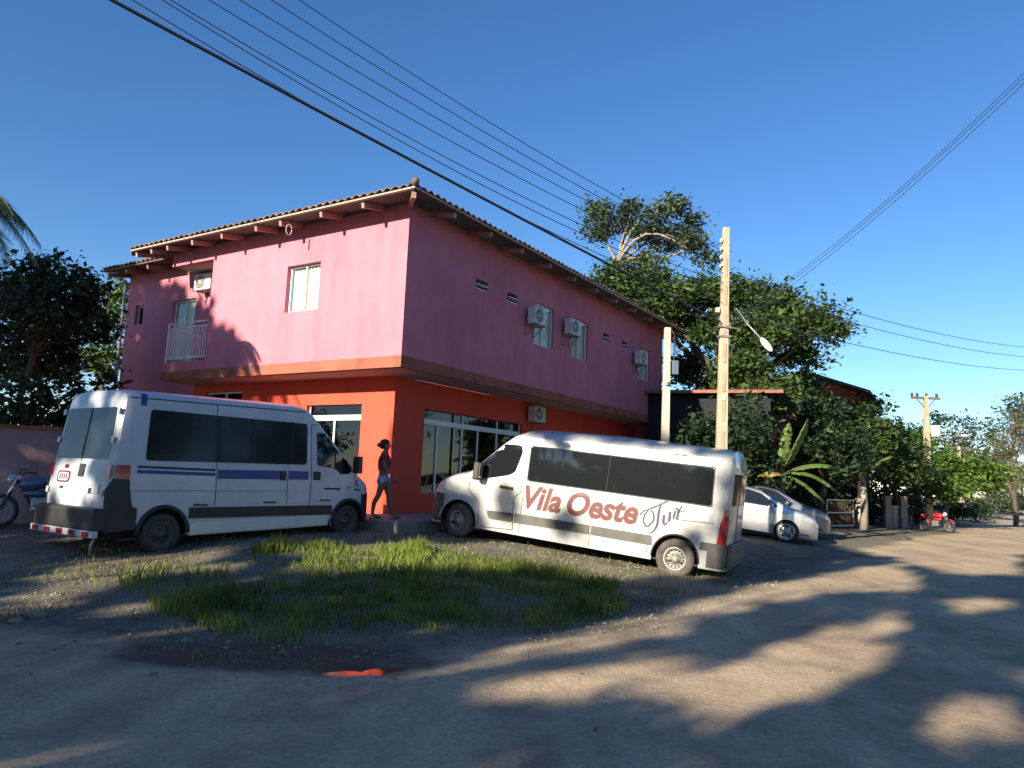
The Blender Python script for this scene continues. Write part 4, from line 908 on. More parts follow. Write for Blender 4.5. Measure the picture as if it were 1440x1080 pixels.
# ---- woman walking past the red wall
def skin_obj(name, verts, edges, radii, m, parent, root=0, sub_=2):
    me = bpy.data.meshes.new(name); me.from_pydata(verts, edges, []); me.materials.append(m); o = bpy.data.objects.new(name, me); COL.objects.link(o); o.parent = parent
    md = o.modifiers.new('skin', 'SKIN'); sv = me.skin_vertices[0].data if me.skin_vertices else None
    if sv is None:
        bm_ = __import__('bmesh').new(); bm_.from_mesh(me); bm_.verts.layers.skin.verify(); bm_.to_mesh(me); bm_.free(); sv = me.skin_vertices[0].data
    for i, r in enumerate(radii): sv[i].radius = (r, r) if not isinstance(r, tuple) else r; sv[i].use_root = (i == root)
    md.use_smooth_shade = True; ss = o.modifiers.new('sub', 'SUBSURF'); ss.levels = sub_; ss.render_levels = sub_; return o
pp = G(536, 729, Z0)
pr = thing('person', 'woman in maroon top and patterned shorts, hair in a bun, walking past the red wall', 'person', (pp[0], pp[1], Z0))
pr.rotation_euler = (0, 0, math.radians(8)); pr.scale = (1.08, 1.12, 1.0)
# x = walking direction, y = left (away from camera), z up
J = {}; Vv = []; Ee = []; Rr = []
def j(n, p, r, par=None):
    J[n] = len(Vv); Vv.append(p); Rr.append(r)
    if par is not None: Ee.append((J[par], J[n]))
j('pel', (0, 0, .93), .13); j('waist', (0, 0, 1.07), (.115, .10), 'pel'); j('chest', (.0, 0, 1.26), (.14, .115), 'waist'); j('sh', (-.01, 0, 1.38), .085, 'chest'); j('neck', (.0, 0, 1.46), .048, 'sh'); j('jaw', (.025, 0, 1.53), .06, 'neck'); j('head', (.015, 0, 1.60), .082, 'jaw'); j('crown', (.005, 0, 1.67), .062, 'head')
for s, dx in ((1, .20), (-1, -.18)):
    k = str(s); j('hip'+k, (0, .09*s, .88), .098, 'pel'); j('knee'+k, (dx*.55+.02, .09*s, .50), .062, 'hip'+k); j('calf'+k, (dx*.78-.02, .09*s, .34), .055, 'knee'+k); j('ank'+k, (dx, .09*s, .09), .036, 'calf'+k); j('ball'+k, (dx+.11, .09*s, .035), .034, 'ank'+k); j('toe'+k, (dx+.17, .09*s, .03), .024, 'ball'+k)
    ax2 = -dx*.55
    j('shd'+k, (-.01, .16*s, 1.37), .058, 'sh'); j('elb'+k, (ax2*.4-.02, .20*s, 1.12), .038, 'shd'+k); j('wri'+k, (ax2+.10, .20*s, .91), .026, 'elb'+k); j('palm'+k, (ax2+.13, .20*s, .85), (.032, .018), 'wri'+k)
    for q, (o1, ln) in enumerate(((-.026, .062), (-.009, .072), (.009, .068), (.026, .055))):
        j(f'f{q}{k}', (ax2+.14+o1, .20*s, .815), .0095, 'palm'+k); j(f'g{q}{k}', (ax2+.15+o1+.012, .195*s, .815-ln), .008, f'f{q}{k}')
    j('th'+k, (ax2+.165, .20*s-.012*s, .84), .011, 'palm'+k); j('tt'+k, (ax2+.185, .195*s-.015*s, .80), .009, 'th'+k)
body = skin_obj('body', Vv, Ee, Rr, M['skin'], pr)
skin_obj('top', [(0, 0, 1.00), (0, 0, 1.10), (0, 0, 1.27), (-.01, 0, 1.375), (0, 0, 1.42), (-.01, .16, 1.365), (-.03, .185, 1.24), (-.01, -.16, 1.365), (.02, -.185, 1.24)], [(0, 1), (1, 2), (2, 3), (3, 4), (3, 5), (5, 6), (3, 7), (7, 8)], [.145, (.135, .12), (.16, .135), .095, .062, .07, .06, .07, .06], M['topred'], pr)
skin_obj('shorts', [(0, 0, 1.0), (0, 0, .92), (.02, .09, .86), (.085, .095, .70), (-.02, -.09, .86), (-.075, -.095, .70)], [(0, 1), (1, 2), (2, 3), (1, 4), (4, 5)], [.135, .15, .115, .098, .115, .098], M['shorts'], pr)
mb = MB(); mb.ell((-.02, 0, 1.645), (.105, .088, .095)); mb.ell((-.06, 0, 1.59), (.07, .08, .08)); mb.ell((-.125, 0, 1.60), (.052, .05, .05)); mb.build('hair', M['hair'], pr, smooth=True)
mb = MB(); mb.ell((.108, 0, 1.585), (.02, .013, .022)); mb.ell((.07, .083, 1.59), (.01, .008, .02)) if False else None; mb.build('nose', M['skin'], pr, smooth=True)
mb = MB(); mb.ell((.094, -.03, 1.605), (.008, .012, .007)); mb.build('eye', M['hair'], pr, smooth=True); mb = MB(); mb.ell((.094, .03, 1.605), (.008, .012, .007)); mb.build('eye', M['hair'], pr, smooth=True)
mb = MB(); mb.ell((.092, 0, 1.545), (.008, .022, .006)); mb.build('mouth', M['topred'], pr, smooth=True)
mb = MB(); mb.ell((.01, -.085, 1.59), (.018, .008, .026)); mb.build('ear', M['skin'], pr, smooth=True)
for s, dx in ((1, .20), (-1, -.18)): mb = MB(); mb.box((dx+.07, .09*s, .008), (.25, .085, .016)); mb.build('sandal', M['sole'], pr, bevel=.006)
# ------------------------------------------------------------------ poles, lamp, wires
def gz(x, y): return tz(x, y)
PX, PY = 5.30, 19.0
pole = thing('utility_pole', 'tall tan concrete pole with street lamp arm rising behind the lettered van', 'utility pole', (PX, PY, gz(PX, PY)-.05)); z00 = pole.location.z
def taper(mb, h, a0, a1, c=(0, 0)):
    i = len(mb.v)
    for z, a in ((0, a0), (h, a1)): mb.v += [(c[0]-a[0]/2, c[1]-a[1]/2, z), (c[0]+a[0]/2, c[1]-a[1]/2, z), (c[0]+a[0]/2, c[1]+a[1]/2, z), (c[0]-a[0]/2, c[1]+a[1]/2, z)]
    mb.f += [(i+3, i+2, i+1, i), (i+4, i+5, i+6, i+7)]+[(i+k, i+(k+1) % 4, i+4+(k+1) % 4, i+4+k) for k in range(4)]; return mb
ht = 8.32-z00+.05
o = taper(MB(), ht, (.30, .22), (.17, .13)).build('pole', M['conc2'], pole, bevel=.015)
pole.rotation_euler = (0, math.radians(.9), 0)
mb = MB()
for k in range(9): mb.box((0, -.115+.004*k, 1.2+.75*k), (.10-.004*k, .012, .5))
mb.build('pole_recess', M['recess'], pole)
def rel(x, y, Yd): q = D(x, y, Yd); return (q[0]-PX, q[1]-PY, q[2]-z00)
a = rel(1030, 433, 18.9); b_ = rel(1070, 480, 18.2)
mb = MB(); mb.tube([a, ((a[0]*.55+b_[0]*.45), (a[1]*.55+b_[1]*.45), (a[2]*.55+b_[2]*.45)-.05), b_], .022, n=6); arm = mb.build('lamp_arm', M['bracket'], pole, smooth=True)
dv = (Vector(b_)-Vector(a)).normalized(); R = dv.to_track_quat('X', 'Z').to_matrix()
mb = MB(); mb.ell(tuple(Vector(b_)+dv*.10), (.26, .10, .08), R=R); mb.build('lamp_head', M['acwhite'], arm, smooth=True)
mb = MB(); mb.box((-.19, -.05, rel(1012, 437, 19)[2]), (.10, .12, .14)); mb.build('photocell', M['acwhite'], pole, bevel=.02)
mb = MB(); zc = rel(1017, 460, 19)[2]; mb.box((0, 0, zc), (.29, .22, .05)); mb.box((0, 0, zc-.25), (.30, .23, .05)); mb.tube([(-.2, -.12, zc), (.32, -.14, zc-.05)], .018, n=6); mb.build('clamp', M['bracket'], pole)
for k, yy in enumerate((340, 352, 364, 376)):
    mb = MB(); zc = rel(1026, yy, 19)[2]; mb.lathe([(0, -.05), (.035, -.05), (.045, 0), (.035, .05), (0, .05)], 10, (-.13, -.06, zc)); mb.build('insulator', M['acwhite'], pole, smooth=True)
mb = MB(); zc = rel(1017, 560, 19)[2]; mb.box((0, -.112, zc), (.10, .01, .14)); mb.build('number_plate', M['conc'], pole)
# short white post
wx, wy = D(933, 700, 17.6)[:2]; wz = gz(wx, wy)-.1
post = thing('concrete_post', 'short white square concrete post at the right corner of the pink building', 'post', (wx, wy, wz)); post.rotation_euler = (0, math.radians(.4), 0)
wt = D(939, 461, 17.6)[2]-wz
taper(MB(), wt, (.20, .20), (.14, .14)).build('post', M['conc'], post, bevel=.01)
mb = MB(); mb.tube([(.09, -.02, wt-.05), (.16, 0, wt-.15), (.17, 0, wt-.7), (.15, 0, wt-.95)], .016, n=6); mb.tube([(.09, 0, wt-.2), (.2, .02, wt-.32), (.22, .02, wt-.6)], .012, n=5); mb.build('service_cable', M['wire'], post, smooth=True)
MB().box((.20, .02, wt-.95), (.16, .12, .34)).build('meter_box', M['blueglass'], post, bevel=.02)
MB().lathe([(0, -.04), (.05, -.04), (.05, .04), (0, .04)], 10, (-.0, -.10, wt-1.35)).build('bolt', M['bracket'], post)
# far utility poles
def far_pole(px, pyb, pyt, Y, label, name, xarm, transf):
    bx, by = D(px, pyb, Y)[:2]; bz = gz(bx, by); t = thing(name, label, 'utility pole', (bx, by, bz)); h = D(px, pyt, Y)[2]-bz
    taper(MB(), h, (.34, .3), (.20, .18)).build('pole', M['conc2'], t)
    mb = MB(); mb.box((0, 0, h-.12), (xarm, .10, .12)); ar = mb.build('crossarm', M['wood'], t)
    for k in (-1, -.62, .05, .8): mb = MB(); mb.lathe([(0, -.02), (.06, -.02), (.08, .08), (.05, .18), (0, .2)], 8, (k*xarm*.48, 0, h-.04)); mb.build('insulator', M['acdark'], ar)
    mb = MB(); mb.bar((0, -.02, h-.75), (xarm*.3, -.02, h-.2), .04, .04); mb.bar((0, -.02, h-.75), (-xarm*.3, -.02, h-.2), .04, .04); mb.build('brace', M['wood'], t)
    if transf:
        mb = MB(); mb.lathe([(0, -.3), (.22, -.3), (.24, -.2), (.24, .25), (.2, .3), (0, .32)], 14, (.42, -.1, h-1.9)); mb.build('transformer', M['acwhite'], t, smooth=True)
        mb = MB(); mb.tube([(.1, 0, h-2.4), (1.0, -.2, h-2.2), (1.7, -.3, h-2.1)], .03, n=6); ar = mb.build('lamp_arm', M['bracket'], t); mb = MB(); mb.ell((1.85, -.32, h-2.1), (.25, .1, .07)); mb.build('lamp_head', M['acwhite'], ar, smooth=True)
    return t
fp = far_pole(1307, 742, 557, 40.4, 'distant pole with crossarm, white transformer and lamp beside the street', 'utility_pole', 1.55, True)
far_pole(1351, 722, 628, 62, 'farthest pole with a plain wide crossarm above the green trees', 'utility_pole', 2.4, False)
# wires: vertical plane through pole and a far point, parabola through three picture points
def wire(pts, plane_pt, plane_dir, rad, label, group=None, cat='cable', ext=(1.6, 0), mt='thinwire', end=None):
    n = np.array([plane_dir[1], -plane_dir[0]]); q = [PLN(x, y, plane_pt, n) for x, y in pts]; ss = [float(np.dot(p[:2]-plane_pt, plane_dir)) for p in q]; zs = [p[2] for p in q]
    co = np.polyfit(ss, zs, len(pts)-1 if len(pts) < 4 else 2); s0, s1 = min(ss), max(ss); s0 -= ext[0]; s1 += ext[1]; P = []
    for k in range(41):
        s = s0+(s1-s0)*k/40; xy = plane_pt+np.array(plane_dir)*s; P.append((xy[0], xy[1], float(np.polyval(co, s))))
    mb = MB(); mb.tube(P, rad, n=6); o = mb.build('power_line', M[mt], smooth=True); return tag(o, label, cat, group)
Pp = np.array([PX, PY-.1]); Pq = np.array([-16., 1.5]); dl = (Pp-Pq)/np.linalg.norm(Pp-Pq)
ext = (7, 0)
wire([(155, 0), (450, 155), (845, 367), (1013, 452)], Pp, dl, .028, 'thick black cable, lowest of the lines crossing the upper left sky', 'wires', ext=ext, mt='wire')
W_ = [([(186, 0), (480, 172), (830, 352), (1015, 425)], 'first thin wire just above the thick black cable'), ([(232, 0), (520, 178), (838, 335), (1016, 408)], 'second thin wire above the thick black cable'),
      ([(243, 0), (530, 172), (842, 325), (1017, 398)], 'third thin wire above the thick cable, close to the second'), ([(290, 0), (560, 152), (822, 300), (1020, 384)], 'fourth thin wire above the thick black cable'),
      ([(333, 0), (590, 146), (822, 285), (1021, 376)], 'fifth wire above the thick cable, two below the topmost'), ([(374, 0), (620, 138), (830, 278), (1022, 366)], 'wire next below the topmost in the upper left sky'), ([(413, 0), (640, 130), (845, 272), (1024, 354)], 'topmost wire crossing the upper left sky')]
for i, (pts, lb) in enumerate(W_): wire(pts, Pp, dl, .009, lb, 'wires', ext=ext)
Rq = np.array([7.25, 10.7]); dr = (Rq-Pp)/np.linalg.norm(Rq-Pp)
for pts, lb in (([(1440, 107), (1290, 236), (1118, 392), (1030, 445)], 'highest of the three wires running to the upper right corner'), ([(1440, 113), (1290, 241), (1119, 396), (1030, 451)], 'middle of the three wires running to the upper right corner'), ([(1440, 121), (1290, 248), (1120, 401), (1030, 457)], 'lowest of the three wires running to the upper right corner')):
    wire(pts, Pp, dr, .0065, lb, 'wires', ext=(0, 6))
Sq = np.array([30., 40.]); ds = (Sq-Pp)/np.linalg.norm(Sq-Pp)
for pts, lb in (([(1440, 488), (1320, 468), (1200, 440), (1030, 384)], 'faint upper wire descending across the right sky'), ([(1440, 502), (1320, 482), (1200, 456), (1030, 402)], 'faint wire between two others across the right sky'), ([(1440, 521), (1320, 506), (1180, 482), (1030, 440)], 'lowest and darkest wire across the right sky')):
    wire(pts, Pp, ds, .011, lb, 'wires', ext=(0, 14))
# ------------------------------------------------------------------ wall, houses, gates on the street
a, b_ = np.array([-17., 13.0]), np.array([-6.7, 15.5]); dw_ = (b_-a)/np.linalg.norm(b_-a)
gw = thing('boundary_wall', 'low faded pink rendered wall at the left edge behind the white van', 'wall', (b_[0], b_[1], 0))
mb = MB(); mb.bar((a[0]-b_[0], a[1]-b_[1], 1.27), (0, 0, 1.27), .18, 1.86); mb.build('wall', M['wallpaint'], gw); mb = MB(); mb.bar((a[0]-b_[0], a[1]-b_[1], 2.235), (0, 0, 2.235), .24, .07); mb.build('coping', M['band'], gw)
def house(name, label, P0, P1, depth, z0, z1, wm, rm, over=.5, rise=1.0, gable=False, wins=()):
    P0, P1 = np.array(P0, float), np.array(P1, float); d = (P1-P0); L = np.linalg.norm(d); d /= L; nn = np.array([-d[1], d[0]])
    t = thing(name, label, 'house', (P0[0], P0[1], 0), math.atan2(d[1], d[0]))
    mb = MB(); holes = wins
    mb.box((L/2, depth/2, (z0+z1)/2), (L, depth, z1-z0)); mb.build('wall', M[wm], t)
    mb = MB(); o = over
    if gable:   # ridge along depth
        v = [(-o, -o, z1-.05), (L/2, -o, z1+rise), (L+o, -o, z1-.05), (-o, depth+o, z1-.05), (L/2, depth+o, z1+rise), (L+o, depth+o, z1-.05)]
        mb.v = v+[(x, y, z-.12) for x, y, z in v]; mb.f = [(0, 1, 4, 3), (1, 2, 5, 4), (6, 9, 10, 7), (7, 10, 11, 8), (0, 6, 7, 1), (1, 7, 8, 2), (3, 4, 10, 9), (4, 5, 11, 10), (0, 3, 9, 6), (2, 8, 11, 5)]
        r = mb.build('roof', M[rm], t); mb = MB(); mb.v = [(0, .01, z1), (L, .01, z1), (L/2, .01, z1+rise-.25)]; mb.f = [(0, 1, 2)]; mb.build('gable', M[wm], t)
    else:       # ridge along the front
        v = [(-o, -o, z1-.05), (L+o, -o, z1-.05), (L+o, depth/2, z1+rise), (-o, depth/2, z1+rise), (-o, depth+o, z1-.05), (L+o, depth+o, z1-.05)]
        mb.v = v+[(x, y, z-.12) for x, y, z in v]; mb.f = [(0, 1, 2, 3), (3, 2, 5, 4), (9, 8, 7, 6), (10, 11, 8, 9), (0, 6, 7, 1), (4, 5, 11, 10), (0, 3, 9, 6), (3, 4, 10, 9), (1, 7, 8, 2), (2, 8, 11, 5)]; mb.build('roof', M[rm], t)
    for (s, z, w, h) in wins:
        f = MB().box((s, -.01, z), (w+.12, .06, h+.12)).build('window', M['wood'], t); MB().box((s, -.03, z), (w, .05, h)).build('pane', M['glass'], f)
    return t
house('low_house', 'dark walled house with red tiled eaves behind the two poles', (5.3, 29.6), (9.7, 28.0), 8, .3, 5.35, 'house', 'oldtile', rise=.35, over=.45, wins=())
h2 = house('gabled_house', 'upper storey of a rose walled house with dark gable roof among the trees', (12.2, 37.0), (16.0, 34.8), 7, .3, 6.35, 'rose', 'darkroof', gable=True, rise=1.0, over=.7, wins=((2.7, 5.5, .8, .8),))
mb = MB(); mb.lathe([(0, 0), (.42, 0), (.42, .05), (0, .05)], 20, (1.55, -.10, 5.9), 'y'); mb.build('round_red_disc', M['motored'], h2)
MB().box((.75, -.03, 5.95), (.5, .04, .5)).build('pale_panel', M['conc'], h2)
def gate(P0, P1, z0, h, label):
    P0, P1 = np.array(P0, float), np.array(P1, float); d = P1-P0; L = np.linalg.norm(d); t = thing('gate', label, 'gate', (P0[0], P0[1], z0), math.atan2(d[1], d[0]))
    mb = MB(); mb.bar((0, 0, .1), (L, 0, .1), .05, .05); mb.bar((0, 0, h), (L, 0, h), .05, .05); mb.bar((0, 0, h*.55), (L, 0, h*.55), .05, .05); mb.bar((0, 0, .1), (0, 0, h), .05, .05); mb.bar((L, 0, .1), (L, 0, h), .05, .05); mb.build('gate_frame', M['bracket'], t)
    mb = MB(); 
    for k in range(1, int(L/.14)): mb.bar((k*.14, 0, .12), (k*.14, 0, h-.02), .02, .02)
    mb.build('gate_bars', M['wood'], t); return t
g0 = D(1163, 735, 31)[:2]; g1 = D(1200, 735, 32.5)[:2]; gate(g0, g1, gz(*g0), 1.15, 'low metal bar gate in deep shade right of the parked cars')
def gpost(px, Y, w, h, label, m, extra=None):
    x, y = D(px, 735, Y)[:2]; t = thing('gate_post', label, 'post', (x, y, gz(x, y)-.1)); taper(MB(), h, (w, w), (w*.95, w*.95)).build('post', M[m], t, bevel=.02); MB().box((0, 0, h+.03), (w*1.2, w*1.2, .07)).build('cap', M[m], t)
    if extra: extra(t, h)
    return t
gpost(1211, 33, .34, 1.25, 'pale crooked gate post under the trees with a white board above it', 'conc', lambda t, h: MB().box((.02, -.05, h+.45), (.36, .05, .75), rz=.1).build('board', M['conc'], t))
gpost(1248, 36, .3, 1.5, 'dim gate post left of the grey wall panel', 'dirtyconc')
gpost(1270, 37, .34, 1.6, 'dim gate post right of the grey wall panel', 'dirtyconc')
q0 = D(1249, 735, 36.2); q1 = D(1269, 735, 37.2); t = thing('garden_wall', 'grey wall panel between two gate posts in deep shade', 'wall', (q0[0], q0[1], gz(q0[0], q0[1]))); mb = MB(); mb.bar((.2, 0, .45), (q1[0]-q0[0]-.2, q1[1]-q0[1], .45), .12, 1.0); mb.build('wall', M['dirtyconc'], t); mb = MB(); mb.bar((.2, 0, .98), (q1[0]-q0[0]-.2, q1[1]-q0[1], .98), .17, .06); mb.build('coping', M['conc'], t)
for px, Y, h, lb in ((1354, 60, 1.4, 'short white marker post left of the far verge'), (1376, 64, 1.9, 'slim white post on the far grassy verge')):
    x, y = D(px, 728, Y)[:2]; t = tag(taper(MB(), h, (.22, .22), (.2, .2)).build('marker_post', M['conc'], None, bevel=.02), lb, 'post'); t.location = (x, y, gz(x, y)-.05)
# wire fence along the left of the street
# ------------------------------------------------------------------ foliage
def leaves(P, size, asp=.55, up=.5, jit=.48, drop=0.):
    """leaf diamonds (folded quads) at points P"""
    n = len(P); nrm = rng.normal(size=(n, 3)); nrm[:, 2] = np.abs(nrm[:, 2])*(1+up)+up; nrm /= np.linalg.norm(nrm, axis=1)[:, None]
    t = rng.normal(size=(n, 3)); t[:, 2] -= drop; t -= nrm*(t*nrm).sum(1)[:, None]; t /= np.linalg.norm(t, axis=1)[:, None]; b_ = np.cross(nrm, t)
    s = (size*(1+jit*rng.normal(size=n))).clip(size*.4, size*1.9)[:, None]
    V = np.stack([P-t*s*.5, P+b_*s*asp*.5-nrm*s*.06, P+t*s*.5, P-b_*s*asp*.5-nrm*s*.06], 1).reshape(-1, 3); F_ = np.arange(4*n).reshape(n, 4); return V, F_
def crown_points(blobs, clump_r, per, dens, flat=.7, shell=.55):
    out = []
    for (c, r) in blobs:
        c = np.array(c); r = np.array(r); n = max(3, int(dens*(r[0]*r[2]+r[0]*r[1]+r[1]*r[2])/(clump_r**2)))
        d = rng.normal(size=(n, 3)); d /= np.linalg.norm(d, axis=1)[:, None]; rad = shell+(1-shell)*rng.random(n)**.7
        rad[rng.random(n) < .25] *= rng.random(); cc = c+d*rad[:, None]*r
        cr = clump_r*(.55+.9*rng.random(n))
        for k in range(n):
            m_ = int(per*(cr[k]/clump_r)**2)+3; q = rng.normal(size=(m_, 3))*.5; q[:, 2] *= flat; out.append(cc[k]+q*cr[k])
    return np.concatenate(out)
def limb(mb, a, b_, r0, r1, sag=.12, n=6, k=7):
    a, b_ = np.array(a, float), np.array(b_, float); L = np.linalg.norm(b_-a); off = rng.normal(size=3)*L*.07; P = []; R_ = []
    for i in range(k+1):
        f_ = i/k; p = a*(1-f_)+b_*f_+off*math.sin(PI*f_)+np.array([0, 0, sag*L*math.sin(PI*f_)])+rng.normal(size=3)*L*.012*(0 < i < k); P.append(p); R_.append(r0*(1-f_)+r1*f_)
    mb.tube(P, R_, n=n); return P
def pblob(px, py, Y, rx, ry, dz=.9):
    c = D(px, py, Y); k = Y/FPX; return (c, (rx*k, max(rx, ry)*k*dz, ry*k))
def tree(name, label, base, fork, blobs, lm='leaf', bm_='bark', size=.2, clump=.55, per=34, dens=1.5, tr=.22, group=None, limbs=True, flat=.7, up=.5, cat='tree', twigs=2, shell=.55, asp=.55, drop=0.):
    """base (x,y); fork = point where the trunk divides"""
    z = gz(base[0], base[1])-.1; t = thing(name, label, cat, (base[0], base[1], z), 0, group); o = np.array([base[0], base[1], z]); mb = MB()
    fk = np.array(fork, float)-o; limb(mb, (0, 0, 0), fk, tr, tr*.7, sag=0, n=9)
    if limbs:
        for c, r in blobs:
            e = np.array(c)-o-np.array([0, 0, r[2]*.3]); P = limb(mb, fk, e, tr*.42, tr*.1, sag=.08)
            for _ in range(twigs):
                s = P[random.randint(3, 6)]; d = rng.normal(size=3); d /= np.linalg.norm(d); d[2] = abs(d[2])*.6; limb(mb, s, np.array(c)-o+d*np.array(r)*.85, tr*.14, tr*.035, sag=.04, n=4, k=5)
    mb.build('trunk', M[bm_], t, smooth=True)
    P = crown_points(blobs, clump, per, dens, flat, shell)-o; V_, F_ = leaves(P, size, asp, up, drop=drop); fast('crown', V_, F_, M[lm], t); return t
Y0 = 31.5
bigT = tree('broad_tree', 'big spreading tree rising behind the right end of the pink building', D(1040, 690, Y0)[:2], D(1035, 560, Y0),
 [pblob(*b_) for b_ in ((900, 402, Y0+1, 42, 22), (862, 386, Y0+2, 30, 14), (945, 418, Y0, 42, 24), (1000, 412, Y0+1, 42, 24), (1052, 415, Y0+1, 46, 26), (1100, 432, Y0, 40, 24), (1142, 452, Y0-1, 36, 22), (1172, 462, Y0-1, 20, 12),
  (1070, 470, Y0-1, 55, 28), (1005, 462, Y0, 40, 22), (960, 455, Y0+1, 34, 18), (1118, 500, Y0, 32, 22), (1050, 518, Y0-1, 40, 24), (965, 520, Y0+2, 34, 16), (1010, 545, Y0, 40, 14), (1078, 556, Y0-2, 34, 22), (1095, 545, Y0-1, 30, 20), (1135, 540, Y0+1, 20, 12))],
 lm='leaf', size=.19, clump=.75, per=170, dens=3.6, tr=.34, twigs=1, shell=.25)
Y1 = 35.0
tree('tall_tree', 'tall thin crowned tree with pale limbs above the roof of the pink building', D(870, 600, Y1)[:2], D(868, 372, Y1),
 [pblob(*b_) for b_ in ((850, 302, Y1, 26, 22), (846, 328, Y1, 20, 14), (888, 292, Y1, 20, 14), (886, 318, Y1+1, 22, 12), (925, 300, Y1-1, 22, 13), (948, 290, Y1, 22, 12), (915, 330, Y1, 26, 12), (952, 330, Y1, 26, 16), (980, 345, Y1-1, 22, 16), (990, 362, Y1-1, 12, 8), (905, 362, Y1, 22, 9), (972, 312, Y1+1, 14, 8), (930, 350, Y1+1, 16, 8))],
 lm='leafgrey', bm_='palebark', size=.18, clump=.55, per=85, dens=2.6, tr=.20, twigs=1, shell=.35)
# left group behind the boundary wall
YL_ = 21.0
tree('dark_tree', 'dark leaved tree with slim straight trunk behind the wall at the left edge', D(46, 620, YL_)[:2], D(46, 500, YL_),
 [pblob(*b_) for b_ in ((25, 402, YL_, 36, 24), (70, 384, YL_+1, 34, 22), (105, 405, YL_, 34, 24), (45, 440, YL_-1, 40, 26), (90, 446, YL_, 36, 26), (12, 470, YL_, 30, 24), (120, 432, YL_+1, 26, 30), (30, 425, YL_+1, 40, 40), (24, 512, YL_+2, 44, 24), (96, 498, YL_+2, 34, 22), (62, 520, YL_+1, 34, 20), (140, 470, YL_+2, 18, 26), (60, 482, YL_+1, 34, 16))],
 lm='leafdark', size=.18, clump=.50, per=80, dens=2.4, shell=.35, tr=.10, twigs=1)
tree('leafy_tree', 'brighter green tree standing close against the left corner of the pink building', D(140, 640, 27)[:2], D(142, 540, 27),
 [pblob(*b_) for b_ in ((160, 408, 27, 22, 26), (150, 450, 27, 28, 30), (166, 460, 28, 22, 40), (130, 470, 26, 26, 30), (166, 520, 27, 20, 26), (152, 500, 27, 30, 30), (125, 510, 26, 26, 22), (168, 395, 27, 12, 14))],
 lm='leaflight', size=.19, clump=.45, per=30, dens=1.4, tr=.16, twigs=1)
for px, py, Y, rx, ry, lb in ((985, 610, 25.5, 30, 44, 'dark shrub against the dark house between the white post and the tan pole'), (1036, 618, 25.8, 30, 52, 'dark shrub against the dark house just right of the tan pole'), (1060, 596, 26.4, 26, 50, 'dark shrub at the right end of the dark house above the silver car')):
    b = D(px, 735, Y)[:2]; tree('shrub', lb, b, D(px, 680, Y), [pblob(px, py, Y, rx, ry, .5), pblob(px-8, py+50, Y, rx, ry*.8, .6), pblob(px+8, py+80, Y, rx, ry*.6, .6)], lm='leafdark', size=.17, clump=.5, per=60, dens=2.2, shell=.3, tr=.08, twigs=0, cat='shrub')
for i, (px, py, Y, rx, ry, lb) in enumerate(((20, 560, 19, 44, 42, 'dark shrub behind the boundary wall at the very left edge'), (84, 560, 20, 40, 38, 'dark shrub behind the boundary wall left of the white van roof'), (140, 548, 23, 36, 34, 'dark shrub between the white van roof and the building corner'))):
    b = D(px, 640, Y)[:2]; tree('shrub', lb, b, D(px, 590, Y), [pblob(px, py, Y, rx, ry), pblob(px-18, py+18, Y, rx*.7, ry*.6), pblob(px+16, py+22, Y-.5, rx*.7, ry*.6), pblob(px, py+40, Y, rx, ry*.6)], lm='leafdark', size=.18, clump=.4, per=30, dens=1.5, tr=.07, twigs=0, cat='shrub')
# street-side row on the right
row = [
 (1160, 600, 32, [(1150, 590, 32, 34, 26), (1170, 615, 31, 40, 26), (1140, 630, 31, 30, 30), (1190, 640, 31, 34, 24), (1178, 578, 33, 22, 18)], 'leafdark', 'dark shrubby tree directly right of the banana plant'),
 (1205, 600, 35, [(1190, 572, 35, 26, 18), (1222, 575, 35, 24, 12), (1205, 600, 35, 40, 22), (1235, 608, 35, 30, 18), (1215, 640, 34, 36, 28)], 'leaf', 'layered green tree above the crooked gate post'),
 (1258, 620, 38, [(1250, 612, 38, 26, 16), (1262, 634, 37, 34, 22), (1240, 655, 36, 30, 22), (1275, 660, 37, 28, 26)], 'leaf', 'green tree behind the two dim gate posts, left of the distant pole'),
 (1286, 620, 44, [(1278, 622, 44, 22, 22), (1290, 650, 43, 22, 20), (1300, 632, 44, 16, 16)], 'leaflight', 'yellowish green tree just left of the distant pole with transformer'),
 (1330, 700, 41, [(1320, 660, 41, 28, 20), (1350, 658, 41, 34, 18), (1385, 664, 42, 30, 14), (1340, 682, 40, 40, 14), (1375, 680, 42, 30, 10), (1310, 690, 40, 22, 16)], 'leaflight', 'broad bright green tree just right of the distant pole, over the motorcycle'),
]
for px, py, Y, bs, lm, lb in row:
    b = D(px, 735, Y)[:2]; tree('street_tree', lb, b, D(px, 690, Y), [pblob(*q) for q in bs], lm=lm, size=.21, clump=.65, per=100, dens=2.8, shell=.35, tr=.17, twigs=1, group='trees along the street')
